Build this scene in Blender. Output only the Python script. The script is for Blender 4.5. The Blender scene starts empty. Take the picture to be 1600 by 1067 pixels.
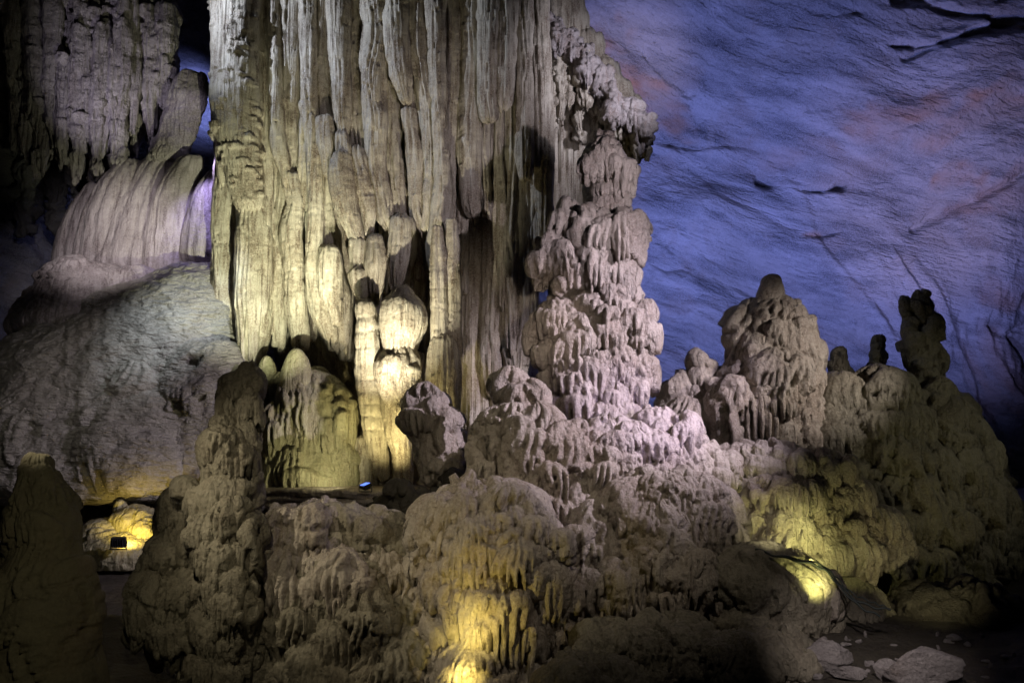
import bpy, math, random
import numpy as np
from mathutils import Vector, Matrix

C = bpy.context.scene
COL = C.collection
# ------------------------------------------------------------------ camera
F = 1244.0                      # focal length in pixels of the 1600 px wide photograph
CAM = np.array([0.0, 0.0, 2.4])
PITCH = math.radians(8.0)
cd = bpy.data.cameras.new('camera'); cam = bpy.data.objects.new('camera', cd); COL.objects.link(cam)
cam.location = CAM; cam.rotation_euler = (math.radians(90) + PITCH, 0, 0)
cd.sensor_width = 36; cd.lens = 36 * F / 1600; cd.clip_end = 300
C.camera = cam
C.view_settings.view_transform = 'Standard'; C.view_settings.look = 'None'
C.view_settings.gamma = 1; C.view_settings.exposure = 0
C.view_settings.use_curve_mapping = False
C.render.engine = 'CYCLES'
C.cycles.max_bounces = 5; C.cycles.diffuse_bounces = 3

def P(px, py, Y):
    """the point at distance Y (along +Y) seen at pixel px, py"""
    x = (px - 800) / F; y = -(py - 533.5) / F
    dy = math.cos(PITCH) - y * math.sin(PITCH); dz = math.sin(PITCH) + y * math.cos(PITCH)
    k = Y / dy
    return np.array([x * k, Y, CAM[2] + dz * k])

# ------------------------------------------------------------------ world and lamps
w = bpy.data.worlds.new('World'); C.world = w; w.use_nodes = True
bg = w.node_tree.nodes['Background']; bg.inputs[0].default_value = (0.45, 0.5, 0.9, 1); bg.inputs[1].default_value = 0.006

def spot(name, loc, target, watts, color, cone=60, blend=0.8, size=0.15):
    l = bpy.data.lights.new(name, 'SPOT'); o = bpy.data.objects.new(name, l); COL.objects.link(o)
    o.location = loc
    d = Vector(target) - Vector(loc); o.rotation_euler = d.to_track_quat('-Z', 'Y').to_euler()
    l.energy = watts; l.color = color; l.spot_size = math.radians(cone); l.spot_blend = blend; l.shadow_soft_size = size
    return o
BLUE = (0.27, 0.33, 1.0); LILAC = (0.90, 0.79, 1.0); YEL = (1.0, 0.72, 0.16)
# blue floods on the rear wall, then two added warm washes
spot('lamp', P(1180, 690, 24.5), P(1160, 320, 34), 5400, BLUE, 120, 1, .2)
spot('lamp', P(1530, 640, 24), P(1490, 330, 32), 2300, (.32, .34, 1.0), 90, 1, .2)
spot('lamp', P(1000, 560, 25), P(1040, 150, 33), 3000, BLUE, 100, 1, .2)
spot('lamp', P(330, 250, 27), P(300, 90, 35), 2600, BLUE, 40, 1, .3)
spot('lamp', P(1400, 640, 26), P(1470, 230, 32), 1000, (1.0, .66, .42), 60, 1, .2)  # added warm wash to bring out the wall stains
spot('lamp', P(1010, 330, 26.5), P(965, 80, 32), 800, (1.0, .70, .42), 46, 1, .2)  # added warm light for the orange patch, no fixture behind it
# column
spot('lamp', (1.0, 9.5, 4.5), P(780, 520, 20.5), 620, (1.0, .84, .74), 30, 1, .08)  # added fill from the front for the column's lower right
spot('lamp', P(430, 640, 14.8), P(400, 400, 19.8), 3600, (.98, 1.0, .72), 54, 1, .05)
spot('lamp', P(560, 700, 15.6), P(600, 420, 19.5), 2500, (1.0, .94, .74), 58, 1, .05)
spot('lamp', P(590, 770, 17.0), P(618, 580, 19.0), 420, (1.0, .84, .40), 80, 1, .05)
spot('lamp', P(545, 748, 17.0), P(470, 690, 18.6), 140, (1.0, .92, .56), 110, 1, .05)
spot('lamp', (4.2, 10.0, 6.5), P(740, 300, 20), 1600, (.94, .84, 1.0), 46, 1, .08)  # added fill in mid-air for the column's right side
spot('lamp', P(60, -150, 16.5), P(600, 120, 20), 2300, (.70, .78, 1.0), 62, 1, .10)
spot('lamp', P(1120, 60, 17.5), P(890, 140, 21.5), 1050, (.82, .80, 1.0), 75, 1, .10)  # added in open air to brighten the crusted shelf
# lilac on the tall stalagmite and the mounds
spot('lamp', (8.6, 10.6, 7.2), P(950, 600, 15.2), 8000, LILAC, 50, 1, .06)
spot('lamp', (3.0, 7.5, 7.5), P(900, 760, 14), 620, (1.0, .88, .72), 60, 1, .06)  # added warm fill from above, without a fixture
spot('lamp', (-3.6, 6.6, 5.6), P(560, 880, 13), 520, (1.0, .88, .62), 62, 1, .06)
spot('lamp', (-7.5, 9.0, 4.0), P(560, 860, 13), 900, (1.0, .88, .64), 44, 1, .06)
spot('lamp', (-2.6, 5.0, 3.0), P(80, 900, 10), 150, (1.0, .9, .6), 50, 1, .06)  # small added light, lifts the dark corner stalagmite
spot('lamp', (6.2, 9.2, 4.6), P(1000, 650, 14.8), 1700, (.60, .46, 1.0), 24, 1, .06)
# right hand formations
spot('lamp', (9.8, 11.5, 5.5), P(1215, 590, 17), 1900, (1.0, .90, .86), 38, 1, .06)  # added to brighten the round-topped stalagmite
spot('lamp', (13.0, 11.0, 6.0), P(1430, 720, 17), 330, (.95, .92, .70), 50, 1, .08)  # faint added front light on the dark mound
spot('lamp', (3.4, 6.5, 3.4), P(1350, 1020, 11.5), 850, (1.0, .88, .86), 30, 1, .06)  # added from the camera side to brighten the broken rocks
# left
spot('lamp', P(310, 40, 19.5), P(292, 185, 22.2), 240, (.74, .68, 1.0), 34, 1, .05)  # added to brighten the leaning slab
spot('lamp', P(60, 330, 13.5), P(110, 620, 19.5), 260, (1.0, .93, .85), 50, 1, .06)  # added to lift the dark left part of the ripple dome
spot('lamp', P(400, 150, 16.5), P(292, 490, 19.8), 2300, (.78, .88, 1.0), 33, 1, .06)
spot('lamp', P(322, 225, 20.4), P(322, 345, 21.5), 380, (.52, .44, 1.0), 70, 1, .04)
spot('lamp', P(20, 250, 18.5), P(210, 100, 23), 1000, (.76, .70, 1.0), 56, 1, .06)
spot('lamp', P(90, 260, 17), P(190, 385, 22), 850, (.98, .88, .97), 62, 1, .06)

# ------------------------------------------------------------------ numpy noise
_r = np.random.RandomState(7)
_TAB = _r.rand(4096).astype(np.float32)
def _h(i, j, k):
    n = (i * 73856093) ^ (j * 19349663) ^ (k * 83492791)
    n = (n ^ (n >> 13)) * 60493
    return _TAB[(n ^ (n >> 7)) & 4095]
def vn(x, y, z):
    """value noise in -1..1"""
    xi = np.floor(x).astype(np.int64); yi = np.floor(y).astype(np.int64); zi = np.floor(z).astype(np.int64)
    fx = (x - xi).astype(np.float32); fy = (y - yi).astype(np.float32); fz = (z - zi).astype(np.float32)
    fx = fx * fx * (3 - 2 * fx); fy = fy * fy * (3 - 2 * fy); fz = fz * fz * (3 - 2 * fz)
    def l(a, b, t): return a + (b - a) * t
    c = l(l(l(_h(xi, yi, zi), _h(xi + 1, yi, zi), fx), l(_h(xi, yi + 1, zi), _h(xi + 1, yi + 1, zi), fx), fy),
          l(l(_h(xi, yi, zi + 1), _h(xi + 1, yi, zi + 1), fx), l(_h(xi, yi + 1, zi + 1), _h(xi + 1, yi + 1, zi + 1), fx), fy), fz)
    return c * 2 - 1
def fbm(x, y, z, o=3):
    s = 0; a = 1.0
    for q in range(o):
        s = s + a * vn(x * 2.03 ** q + 11.3 * q, y * 2.03 ** q + 5.1 * q, z * 2.03 ** q + 2.7 * q); a *= .5
    return s
def sm(x, a, b):
    t = np.clip((x - a) / (b - a), 0, 1); return t * t * (3 - 2 * t)

# ------------------------------------------------------------------ materials
def material(name, base, dark, accent, streak=0.0, sscale=6.5, bed=False, *, rough=.62, bump=.5, bscale=1.0, spec=.35, stain=None, acc_amt=.5, aniso=None, an_amt=.05):
    m = bpy.data.materials.new(name); m.use_nodes = True; nt = m.node_tree; N = nt.nodes; L = nt.links
    b = N['Principled BSDF']; b.inputs['Specular IOR Level'].default_value = spec
    g = N.new('ShaderNodeNewGeometry')
    def noise(scale, detail, vec=None, rgh=.55):
        n = N.new('ShaderNodeTexNoise'); n.inputs['Scale'].default_value = scale; n.inputs['Detail'].default_value = detail
        n.inputs['Roughness'].default_value = rgh
        L.new(vec or g.outputs['Position'], n.inputs['Vector']); return n.outputs['Fac']
    def ramp(f, a, c):
        r = N.new('ShaderNodeMapRange'); r.inputs['From Min'].default_value = a; r.inputs['From Max'].default_value = c
        r.interpolation_type = 'SMOOTHSTEP'; L.new(f, r.inputs['Value']); return r.outputs['Result']
    def mix(f, a, c, typ='MIX'):
        x = N.new('ShaderNodeMix'); x.data_type = 'RGBA'; x.blend_type = typ
        if isinstance(f, float): x.inputs[0].default_value = f
        else: L.new(f, x.inputs[0])
        for i, s in ((6, a), (7, c)):
            if isinstance(s, tuple): x.inputs[i].default_value = (*s, 1)
            else: L.new(s, x.inputs[i])
        return x.outputs[2]
    bedv = None
    if bed:                                     # bedding that dips to the right
        mb = N.new('ShaderNodeMapping'); mb.inputs['Rotation'].default_value = (0, math.radians(-20), 0); mb.vector_type = 'POINT'
        mb2 = N.new('ShaderNodeMapping'); mb2.inputs['Scale'].default_value = (.32, .7, 1.7)
        L.new(g.outputs['Position'], mb.inputs['Vector']); L.new(mb.outputs[0], mb2.inputs['Vector']); bedv = mb2.outputs[0]
    col = mix(ramp(noise(.9 * bscale, 9, bedv, .68), .34, .68), base, dark)
    mp = N.new('ShaderNodeMapping'); mp.inputs['Scale'].default_value = (1, 1, .12); L.new(g.outputs['Position'], mp.inputs['Vector'])
    if streak > 0:
        s = ramp(noise(sscale, 4, mp.outputs[0], .6), .47, .66)
        ml = N.new('ShaderNodeMath'); ml.operation = 'MULTIPLY'; ml.inputs[1].default_value = streak; L.new(s, ml.inputs[0])
        col = mix(ml.outputs[0], col, accent)
    s2 = ramp(noise(.45 * bscale + .2, 5), .50, .66)
    ml = N.new('ShaderNodeMath'); ml.operation = 'MULTIPLY'; ml.inputs[1].default_value = acc_amt; L.new(s2, ml.inputs[0])
    col = mix(ml.outputs[0], col, accent)
    sp = ramp(noise(26, 3), .30, .75)                     # fine speckle
    col = mix(sp, col, mix(.5, col, (base[0] * 1.25, base[1] * 1.25, base[2] * 1.25)))
    if stain:
        at = N.new('ShaderNodeAttribute'); at.attribute_name = 'stain'
        col = mix(at.outputs['Fac'], col, stain)
        at2 = N.new('ShaderNodeAttribute'); at2.attribute_name = 'pale'
        col = mix(at2.outputs['Fac'], col, (.50, .47, .44))
    L.new(col, b.inputs['Base Color'])
    rr = N.new('ShaderNodeMapRange'); rr.inputs['To Min'].default_value = rough - .18; rr.inputs['To Max'].default_value = rough + .2
    L.new(noise(3, 4), rr.inputs['Value']); L.new(rr.outputs[0], b.inputs['Roughness'])
    b1 = N.new('ShaderNodeBump'); b1.inputs['Strength'].default_value = bump; b1.inputs['Distance'].default_value = .12
    L.new(noise(9 * bscale, 8, None, .62), b1.inputs['Height'])
    b2 = N.new('ShaderNodeBump'); b2.inputs['Strength'].default_value = bump * .8; b2.inputs['Distance'].default_value = .035
    L.new(noise(32 * bscale, 6, None, .65), b2.inputs['Height']); L.new(b1.outputs[0], b2.inputs['Normal'])
    out = b2
    if aniso:
        mq = N.new('ShaderNodeMapping'); mq.inputs['Scale'].default_value = (4, 4, 4) if aniso == 'bed' else aniso; L.new(bedv or g.outputs['Position'], mq.inputs['Vector'])
        wn = N.new('ShaderNodeTexNoise'); wn.inputs['Scale'].default_value = 1.0; wn.inputs['Detail'].default_value = 4; wn.inputs['Distortion'].default_value = .35
        wn.inputs['Roughness'].default_value = .5; L.new(mq.outputs[0], wn.inputs['Vector'])
        b3 = N.new('ShaderNodeBump'); b3.inputs['Strength'].default_value = .9; b3.inputs['Distance'].default_value = an_amt
        L.new(wn.outputs['Fac'], b3.inputs['Height']); L.new(b2.outputs[0], b3.inputs['Normal']); out = b3
    L.new(out.outputs[0], b.inputs['Normal'])
    return m
M_COLUMN = material('column_limestone', (.54, .495, .39), (.28, .23, .165), (.12, .08, .05), .9, 8.5, rough=.42, bump=.35, aniso=(15, 15, .12), an_amt=.06)
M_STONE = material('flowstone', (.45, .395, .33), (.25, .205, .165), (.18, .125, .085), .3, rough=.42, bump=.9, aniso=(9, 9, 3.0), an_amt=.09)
M_DIM = material('dim_flowstone', (.29, .26, .195), (.13, .115, .085), (.11, .08, .05), .3, rough=.55, bump=.9, aniso=(9, 9, 3.0), an_amt=.09)  # darker copy of the flowstone; the dimness is put into its colour
M_LEFT = material('ripple_flowstone', (.35, .325, .28), (.20, .185, .155), (.15, .12, .09), .0, rough=.42, bump=.6, bscale=1.0, spec=.5, aniso=(4.5, 4.5, 12), an_amt=.17)
M_GREY = material('grey_stalactite_stone', (.38, .345, .31), (.17, .15, .135), (.13, .10, .085), .5, rough=.55, bump=.9, bscale=1.0, spec=.3, aniso=(9, 9, .5), an_amt=.16)
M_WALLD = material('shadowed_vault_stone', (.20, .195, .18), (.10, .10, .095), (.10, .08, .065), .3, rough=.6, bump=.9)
M_CRUST = material('pale_crust', (.52, .47, .45), (.32, .27, .24), (.24, .15, .10), .5, rough=.6, bump=.9, bscale=1.3, spec=.3)
M_DOME = material('dome_flowstone', (.40, .36, .335), (.25, .215, .195), (.10, .075, .07), .8, rough=.45, bump=.45, aniso=(8, 8, .5), an_amt=.08)
M_GREEN = material('greenish_flowstone', (.36, .34, .21), (.24, .22, .125), (.15, .11, .06), .5, rough=.42, bump=.5, aniso=(9, 9, 1.0), an_amt=.09)
M_WALL = material('cave_wall_rock', (.54, .53, .52), (.13, .135, .145), (.34, .24, .18), .0, rough=.7, bump=1.0, bscale=.9, spec=.25, stain=(.55, .28, .14), acc_amt=.35, bed=True, aniso='bed', an_amt=.13)
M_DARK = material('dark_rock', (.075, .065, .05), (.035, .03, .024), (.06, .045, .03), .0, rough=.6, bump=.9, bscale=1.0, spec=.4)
M_ROCK = material('broken_rock', (.34, .31, .30), (.17, .15, .145), (.22, .17, .14), .0, rough=.6, bump=.9, bscale=1.6, spec=.3)

def plain(name, color, rough=.5, metal=0, emit=None, es=0):
    m = bpy.data.materials.new(name); m.use_nodes = True; b = m.node_tree.nodes['Principled BSDF']
    N = m.node_tree.nodes; L = m.node_tree.links
    n = N.new('ShaderNodeTexNoise'); n.inputs['Scale'].default_value = 14; n.inputs['Detail'].default_value = 4
    x = N.new('ShaderNodeMix'); x.data_type = 'RGBA'; L.new(n.outputs['Fac'], x.inputs[0])
    x.inputs[6].default_value = (*color, 1); x.inputs[7].default_value = tuple(min(1, c * 1.6 + .01) for c in color) + (1,)
    L.new(x.outputs[2], b.inputs['Base Color'])
    b.inputs['Roughness'].default_value = rough; b.inputs['Metallic'].default_value = metal
    if emit: b.inputs['Emission Color'].default_value = (*emit, 1); b.inputs['Emission Strength'].default_value = es
    return m
M_BLACK = plain('black_painted_metal', (.012, .012, .013), .45)
M_CABLE = plain('green_cable', (.008, .014, .012), .6)

# ------------------------------------------------------------------ object helpers
def link(o, parent=None, label=None, cat=None, group=None, kind=None):
    COL.objects.link(o)
    if parent is not None:
        o.parent = parent
        o.matrix_parent_inverse = Matrix.Translation(parent.location).inverted()
    if label: o['label'] = label
    if cat: o['category'] = cat
    if group: o['group'] = group
    if kind: o['kind'] = kind
    return o
def thing(name, loc, label, cat, group=None):
    o = bpy.data.objects.new(name, None); o.location = loc; o.empty_display_size = .3
    return link(o, None, label, cat, group)
def mesh_np(name, V, Q, mat, attrs=None):
    me = bpy.data.meshes.new(name)
    me.vertices.add(len(V)); me.vertices.foreach_set('co', np.ascontiguousarray(V, np.float32).ravel())
    Q = np.ascontiguousarray(Q, np.int32); n = len(Q); k = Q.shape[1]
    me.loops.add(n * k); me.loops.foreach_set('vertex_index', Q.ravel())
    me.polygons.add(n); me.polygons.foreach_set('loop_start', np.arange(0, n * k, k, dtype=np.int32))
    me.polygons.foreach_set('use_smooth', np.ones(n, bool))
    me.update(calc_edges=True)
    for a, v in (attrs or {}).items():
        at = me.attributes.new(a, 'FLOAT', 'POINT'); at.data.foreach_set('value', v.astype(np.float32).ravel())
    me.materials.append(mat)
    return bpy.data.objects.new(name, me)
def grid_quads(nr, nc, wrap):
    r = np.arange(nr - 1)[:, None]; c = np.arange(nc if wrap else nc - 1)[None, :]
    c2 = (c + 1) % nc
    return np.stack([r * nc + c, (r + 1) * nc + c, (r + 1) * nc + c2, r * nc + c2], -1).reshape(-1, 4)

def curve(pts, m):
    """Catmull-Rom through the rows of pts"""
    p = np.array(pts, float); n = len(p)
    q = np.vstack([2 * p[0] - p[1], p, 2 * p[-1] - p[-2]])
    t = np.linspace(0, n - 1 - 1e-6, m); i = t.astype(int); f = (t - i)[:, None]
    a, b, c, d = q[i], q[i + 1], q[i + 2], q[i + 3]
    return .5 * (2 * b + (c - a) * f + (2 * a - 5 * b + 4 * c - d) * f * f + (3 * b - a - 3 * c + d) * f ** 3)

VCOUNT = [0]
def body(parent, name, prof, Y, mat, dr=.8, seed=0, q=1.9, caps=0, cw=(14, 34), cl=(1.2, 3.6), ca=.35, ribs=0, ribamp=.4,
         fine=0, fineamp=.2, hem=0, rings=0, ringlam=26, lump=.0, lumplam=60, rough=.05, ripple=0, hemfrac=.3, twist=0, cut=.5, label=None, teeth=1.0, top=None, arange=2.3):
    """A generalised lathe. prof rows: pixel x, pixel y, half width in pixels, top to bottom. All detail sizes in photo pixels at distance Y."""
    rng = np.random.RandomState(seed * 7 + 3)
    u = Y / F                                    # metres per pixel there
    cu = curve(prof, 400); px, py, hw = cu[:, 0], cu[:, 1], np.maximum(cu[:, 2], .3)
    W = np.array([P(a, b, Y) for a, b in zip(px, py)])
    X, Z = W[:, 0], W[:, 2]; R = hw * u
    ds = np.hypot(np.diff(R), np.hypot(np.diff(Z), np.diff(X))); T = np.concatenate([[0], np.cumsum(ds)]); TL = T[-1]
    qq = q * u * 1.22
    ir = int(np.argmin(Z)); trim = T[ir]
    if TL - trim < .04 * TL: trim = TL
    nv = int(np.clip(trim / qq, 12, 900)); nu = int(np.clip(.72 * math.pi * R.max() / qq, 18, 600))
    t = np.linspace(0, trim, nv)
    if trim < TL: t = np.concatenate([t, np.linspace(trim, TL, 9)[1:]]); nv = len(t)
    X = np.interp(t, T, X); Z = np.interp(t, T, Z); R = np.interp(t, T, R)
    b = np.linspace(-1, 1, nu, endpoint=False); a = math.pi * (.36 * b + .64 * b ** 3)
    phi = math.atan2(X.mean(), Y)
    A, TT = np.meshgrid(a, t); RR = R[:, None]
    dx = np.sin(A + phi); dy = -np.cos(A + phi)
    # low frequency uneven outline
    sx = X[:, None] + RR * dx; sy = Y + RR * dr * dy; sz = Z[:, None] + 0 * A
    o = seed * 3.17
    if lump:
        ll = lumplam * u
        k = 1 + lump * (fbm(dx * RR.max() / ll * .9 + o, dy * RR.max() / ll * .9, sz / ll, 2))
        RR = RR * k
    base = np.stack([X[:, None] + RR * dx, Y + RR * dr * dy, sz], -1)
    D = np.zeros_like(A)
    S = A * np.maximum(R, .25 * R.max())[:, None]          # arc length
    S0 = A * R.max()
    Vv = np.abs(np.gradient(Z, t)); Vv = np.clip(Vv, 0, 1)[:, None]
    if caps:
        order = []
        for i in range(caps):
            order.append((rng.uniform(0, 1), rng.uniform(-1, 1), rng.rand(6)))
        order.sort(key=lambda z: -z[0])
        for tf, af, r in order:
            t0 = tf * trim; iv = int(np.searchsorted(t, t0).clip(0, nv - 1)); rl = max(R[iv], .3 * R.max(), .02)
            wc = (cw[0] + (cw[1] - cw[0]) * r[0] ** 1.8) * u
            Lc = wc * (cl[0] + (cl[1] - cl[0]) * r[1]); a0 = af * arange
            hd = .5 + .5 * r[2]
            i0 = np.searchsorted(t, t0 - wc * hd); i1 = np.searchsorted(t, t0 + Lc)
            j0 = np.searchsorted(a, a0 - wc / rl); j1 = np.searchsorted(a, a0 + wc / rl)
            if i1 - i0 < 2 or j1 - j0 < 2: continue
            x = (A[i0:i1, j0:j1] - a0) * rl / wc; y = (TT[i0:i1, j0:j1] - t0) / wc
            x = x + .13 * np.sin(y * 2.3 + r[3] * 6)
            x = np.clip(x, -1, 1); e = np.sqrt(1 - x * x)
            ed = y + e * hd
            rise = np.clip(ed / .38, 0, 1); rise = np.sqrt(1 - (1 - rise) ** 2)
            K = max(2, int(2 * wc / u / (6.6 + 3.5 * r[4])))
            kk = (x + 1) / 2 * K * .999; ki = np.clip(kk.astype(int), 0, K - 1); f = (kk - ki - .5) * 2
            lens = (.25 + .75 * rng.rand(K)) * Lc / wc * np.maximum(.3, np.sqrt(1 - ((np.arange(K) + .5) / K * 2 - 1) ** 2))
            Lk = lens[ki]
            sh = np.sqrt(np.clip(1 - (np.clip(y, 0, 99) / Lk) ** 1.6, 0, 1))
            tooth = np.sqrt(np.clip(1 - (f / np.maximum(sh, .02)) ** 2, 0, 1)) * (sh > .03) * (.55 + .45 * sh)
            g = sm(y, -.5, .45) * Vv[i0:i1] * teeth
            under = np.where((y > 0), sh > .05, True)
            pr = rise * e ** .35 * ((1 - g) + g * (tooth - .7 * (tooth < .05))) * np.where(Vv[i0:i1] > .3, under, np.exp(-np.clip(y, 0, 9) * 2))
            am = np.minimum(ca * wc * (.7 + .8 * r[5]), 15 * u)
            bb = am * .9 * r[3]
            D[i0:i1, j0:j1] = np.maximum(D[i0:i1, j0:j1], np.where(pr > .01, bb + am * pr, 0))
    if ribs or hem:
        lam = (ribs or 16) * u
        Sw = S0 + lam * (.5 * vn(TT / (lam * 12) + o, A * 0, A * 0) + .25 * vn(TT / (lam * 5) + o, S0 / (lam * 3), A * 0))
        c = Sw / lam; ci = np.floor(c); jit = .32 * (_TAB[(ci.astype(int) * 37 + seed * 101) & 4095] - .5); f = c - ci - .5
        nxt = .32 * (_TAB[((ci.astype(int) + 1) * 37 + seed * 101) & 4095] - .5)
        lo = -.5 + jit; hi = .5 + nxt
        fin = (c - ci - .5 - (lo + hi) / 2) / (hi - lo) * 2
        fin = np.clip(fin, -1, 1)
        rib = np.sqrt(np.clip(1 - fin ** 2, 0, 1))
        ampc = .5 + _TAB[(ci.astype(int) * 91 + seed * 17 + 5) & 4095]
        mod = 1 + .35 * vn(TT / (lam * 2.5) + o, ci * 3.7, A * 0 + o)
        if ribs: D = D + ribamp * lam * rib * ampc * mod * np.clip(Vv + .25, 0, 1)
    if fine:
        lam = fine * u
        D = D + fineamp * lam * np.sqrt(np.abs(vn(S / lam + o, TT / (lam * 14), A * 0 + o)) + .02) * 1.4
    if rings:
        lam = ringlam * u
        ph = TT / lam + .5 * vn(S0 / (lam * 2) + o, TT / (lam * 3), A * 0) + o
        fr = ph - np.floor(ph)
        D = D + rings * lam * (np.sqrt(np.clip(1 - (2 * fr - 1) ** 2, 0, 1)) - .6) * (.5 + .5 * vn(S0 / (lam * 3) + 7 + o, np.floor(ph) * 1.7, A * 0))
    if ripple:
        lam = ripple * u
        wx = base[..., 0] + base[..., 1] * .5
        n = vn(wx / (lam * 3.2) + o, base[..., 1] / (lam * 4), base[..., 2] / lam + 1.5 * vn(wx / (lam * 6), base[..., 2] / (lam * 6), A * 0 + 3))
        D = D + lam * .45 * (1 - np.abs(n)) + lam * .18 * vn(wx / lam, base[..., 2] / lam, A * 0)
    if rough:
        lam = 9 * u
        D = D + rough * lam * 3 * fbm(base[..., 0] / lam / 2.5, base[..., 1] / lam / 2.5, base[..., 2] / lam / 2.5, 3)
        D = D - rough * lam * 4 * np.clip(.14 - np.abs(vn(base[..., 0] / lam / 1.6, base[..., 1] / lam / 1.6, base[..., 2] / lam / .9 + o)), 0, 1) / .14 * .5
    D = D * np.clip(R / (.12 * R.max() + 1e-6), 0, 1)[:, None]
    # normals of the base
    du = np.roll(base, -1, 1) - np.roll(base, 1, 1); dv = np.gradient(base, axis=0)
    nrm = np.cross(dv, du); ln = np.linalg.norm(nrm, axis=-1, keepdims=True)
    nrm = nrm / np.maximum(ln, 1e-9)
    outw = np.stack([dx, dy, 0 * dx], -1)
    flip = np.sign((nrm * outw).sum(-1).mean()) or 1
    nrm = nrm * flip
    bad = (ln[..., 0] < 1e-8)
    nrm[bad] = outw[bad]
    V = base + nrm * D[..., None]
    if hem:
        hl = hem * u * (.15 + .85 * _TAB[(ci.astype(int) * 53 + seed * 11 + 3) & 4095])
        wgt = sm(TT / trim, 1 - hemfrac, 1) ** 1.6
        if trim < TL:
            rr_ = np.interp(trim, t, R); wgt = np.where(TT > trim, (np.clip(R / rr_, 0, 1) ** 1.5)[:, None], wgt)
        tipw = (rib ** .8)
        V[..., 2] -= hl * tipw * wgt
        sh = 1 - .35 * (1 - rib) * wgt
        V[..., 0] = X[:, None] + (V[..., 0] - X[:, None]) * sh
        V[..., 1] = Y + (V[..., 1] - Y) * sh
    VCOUNT[0] += V.shape[0] * V.shape[1]
    ob = mesh_np(name, V.reshape(-1, 3), grid_quads(V.shape[0], V.shape[1], True)[:, ::-1], mat)
    link(ob, parent)
    if label: ob['label'] = label
    return ob

def lobe(px, py, w, h, lean=0, skirt=.86, topf=1.0):
    """dome with a drip skirt: px, py of its top; half width w; height h"""
    rows = [(0, .02), (.015, .22 * topf), (.07, .46 * topf), (.17, .68), (.32, .85), (.52, .97), (.72, 1.0), (.88, .96), (1.0, skirt)]
    pr = [(px + lean * a, py + h * a, w * b) for a, b in rows]
    return pr + [(px + lean, py + h * .97, w * skirt * .72), (px + lean, py + h * .9, .5)]

def hang(pts):
    """hanging piece: closes at both ends"""
    p = list(pts); a = p[0]; z = p[-1]
    return [(a[0], a[1] - .9 * a[2], .5), (a[0], a[1] - .5 * a[2], a[2] * .62)] + p + [(z[0], z[1] + max(4, z[2] * .8), .5)]

def lobes(t, name, mat, rows, Y, seed, **kw):
    for i, r in enumerate(rows):
        px, py, ww, hh = r[:4]; dY = r[4] if len(r) > 4 else 0; ex = r[5] if len(r) > 5 else {}
        k = dict(q=1.55, caps=int(ww * hh / 110) + 8, cw=(8, 24), ca=.5, hem=10, hemfrac=.45, ribs=9, ribamp=.22, lump=.12, lumplam=50, rough=.07, dr=.75, seed=seed + i)
        q_ = random.Random(seed * 31 + i * 7); f_ = q_.choice([.7, .85, 1.0, 1.15, 1.4]); k['caps'] = int(k['caps'] / f_ ** 1.3) + 3
        k['ribs'] = q_.choice([7, 8, 9, 12])
        k.update(kw); k['cw'] = (k['cw'][0] * f_ ** .6, k['cw'][1] * f_)
        k['hem'] = k['hem'] * 1.25 * f_
        k.update({a: b for a, b in ex.items() if a not in ('lean', 'skirt', 'topf', 'mat')})
        body(t, name, lobe(px, py, ww, hh, ex.get('lean', 0), ex.get('skirt', .88), ex.get('topf', 1)), Y + dY, ex.get('mat', mat), **k)

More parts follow.
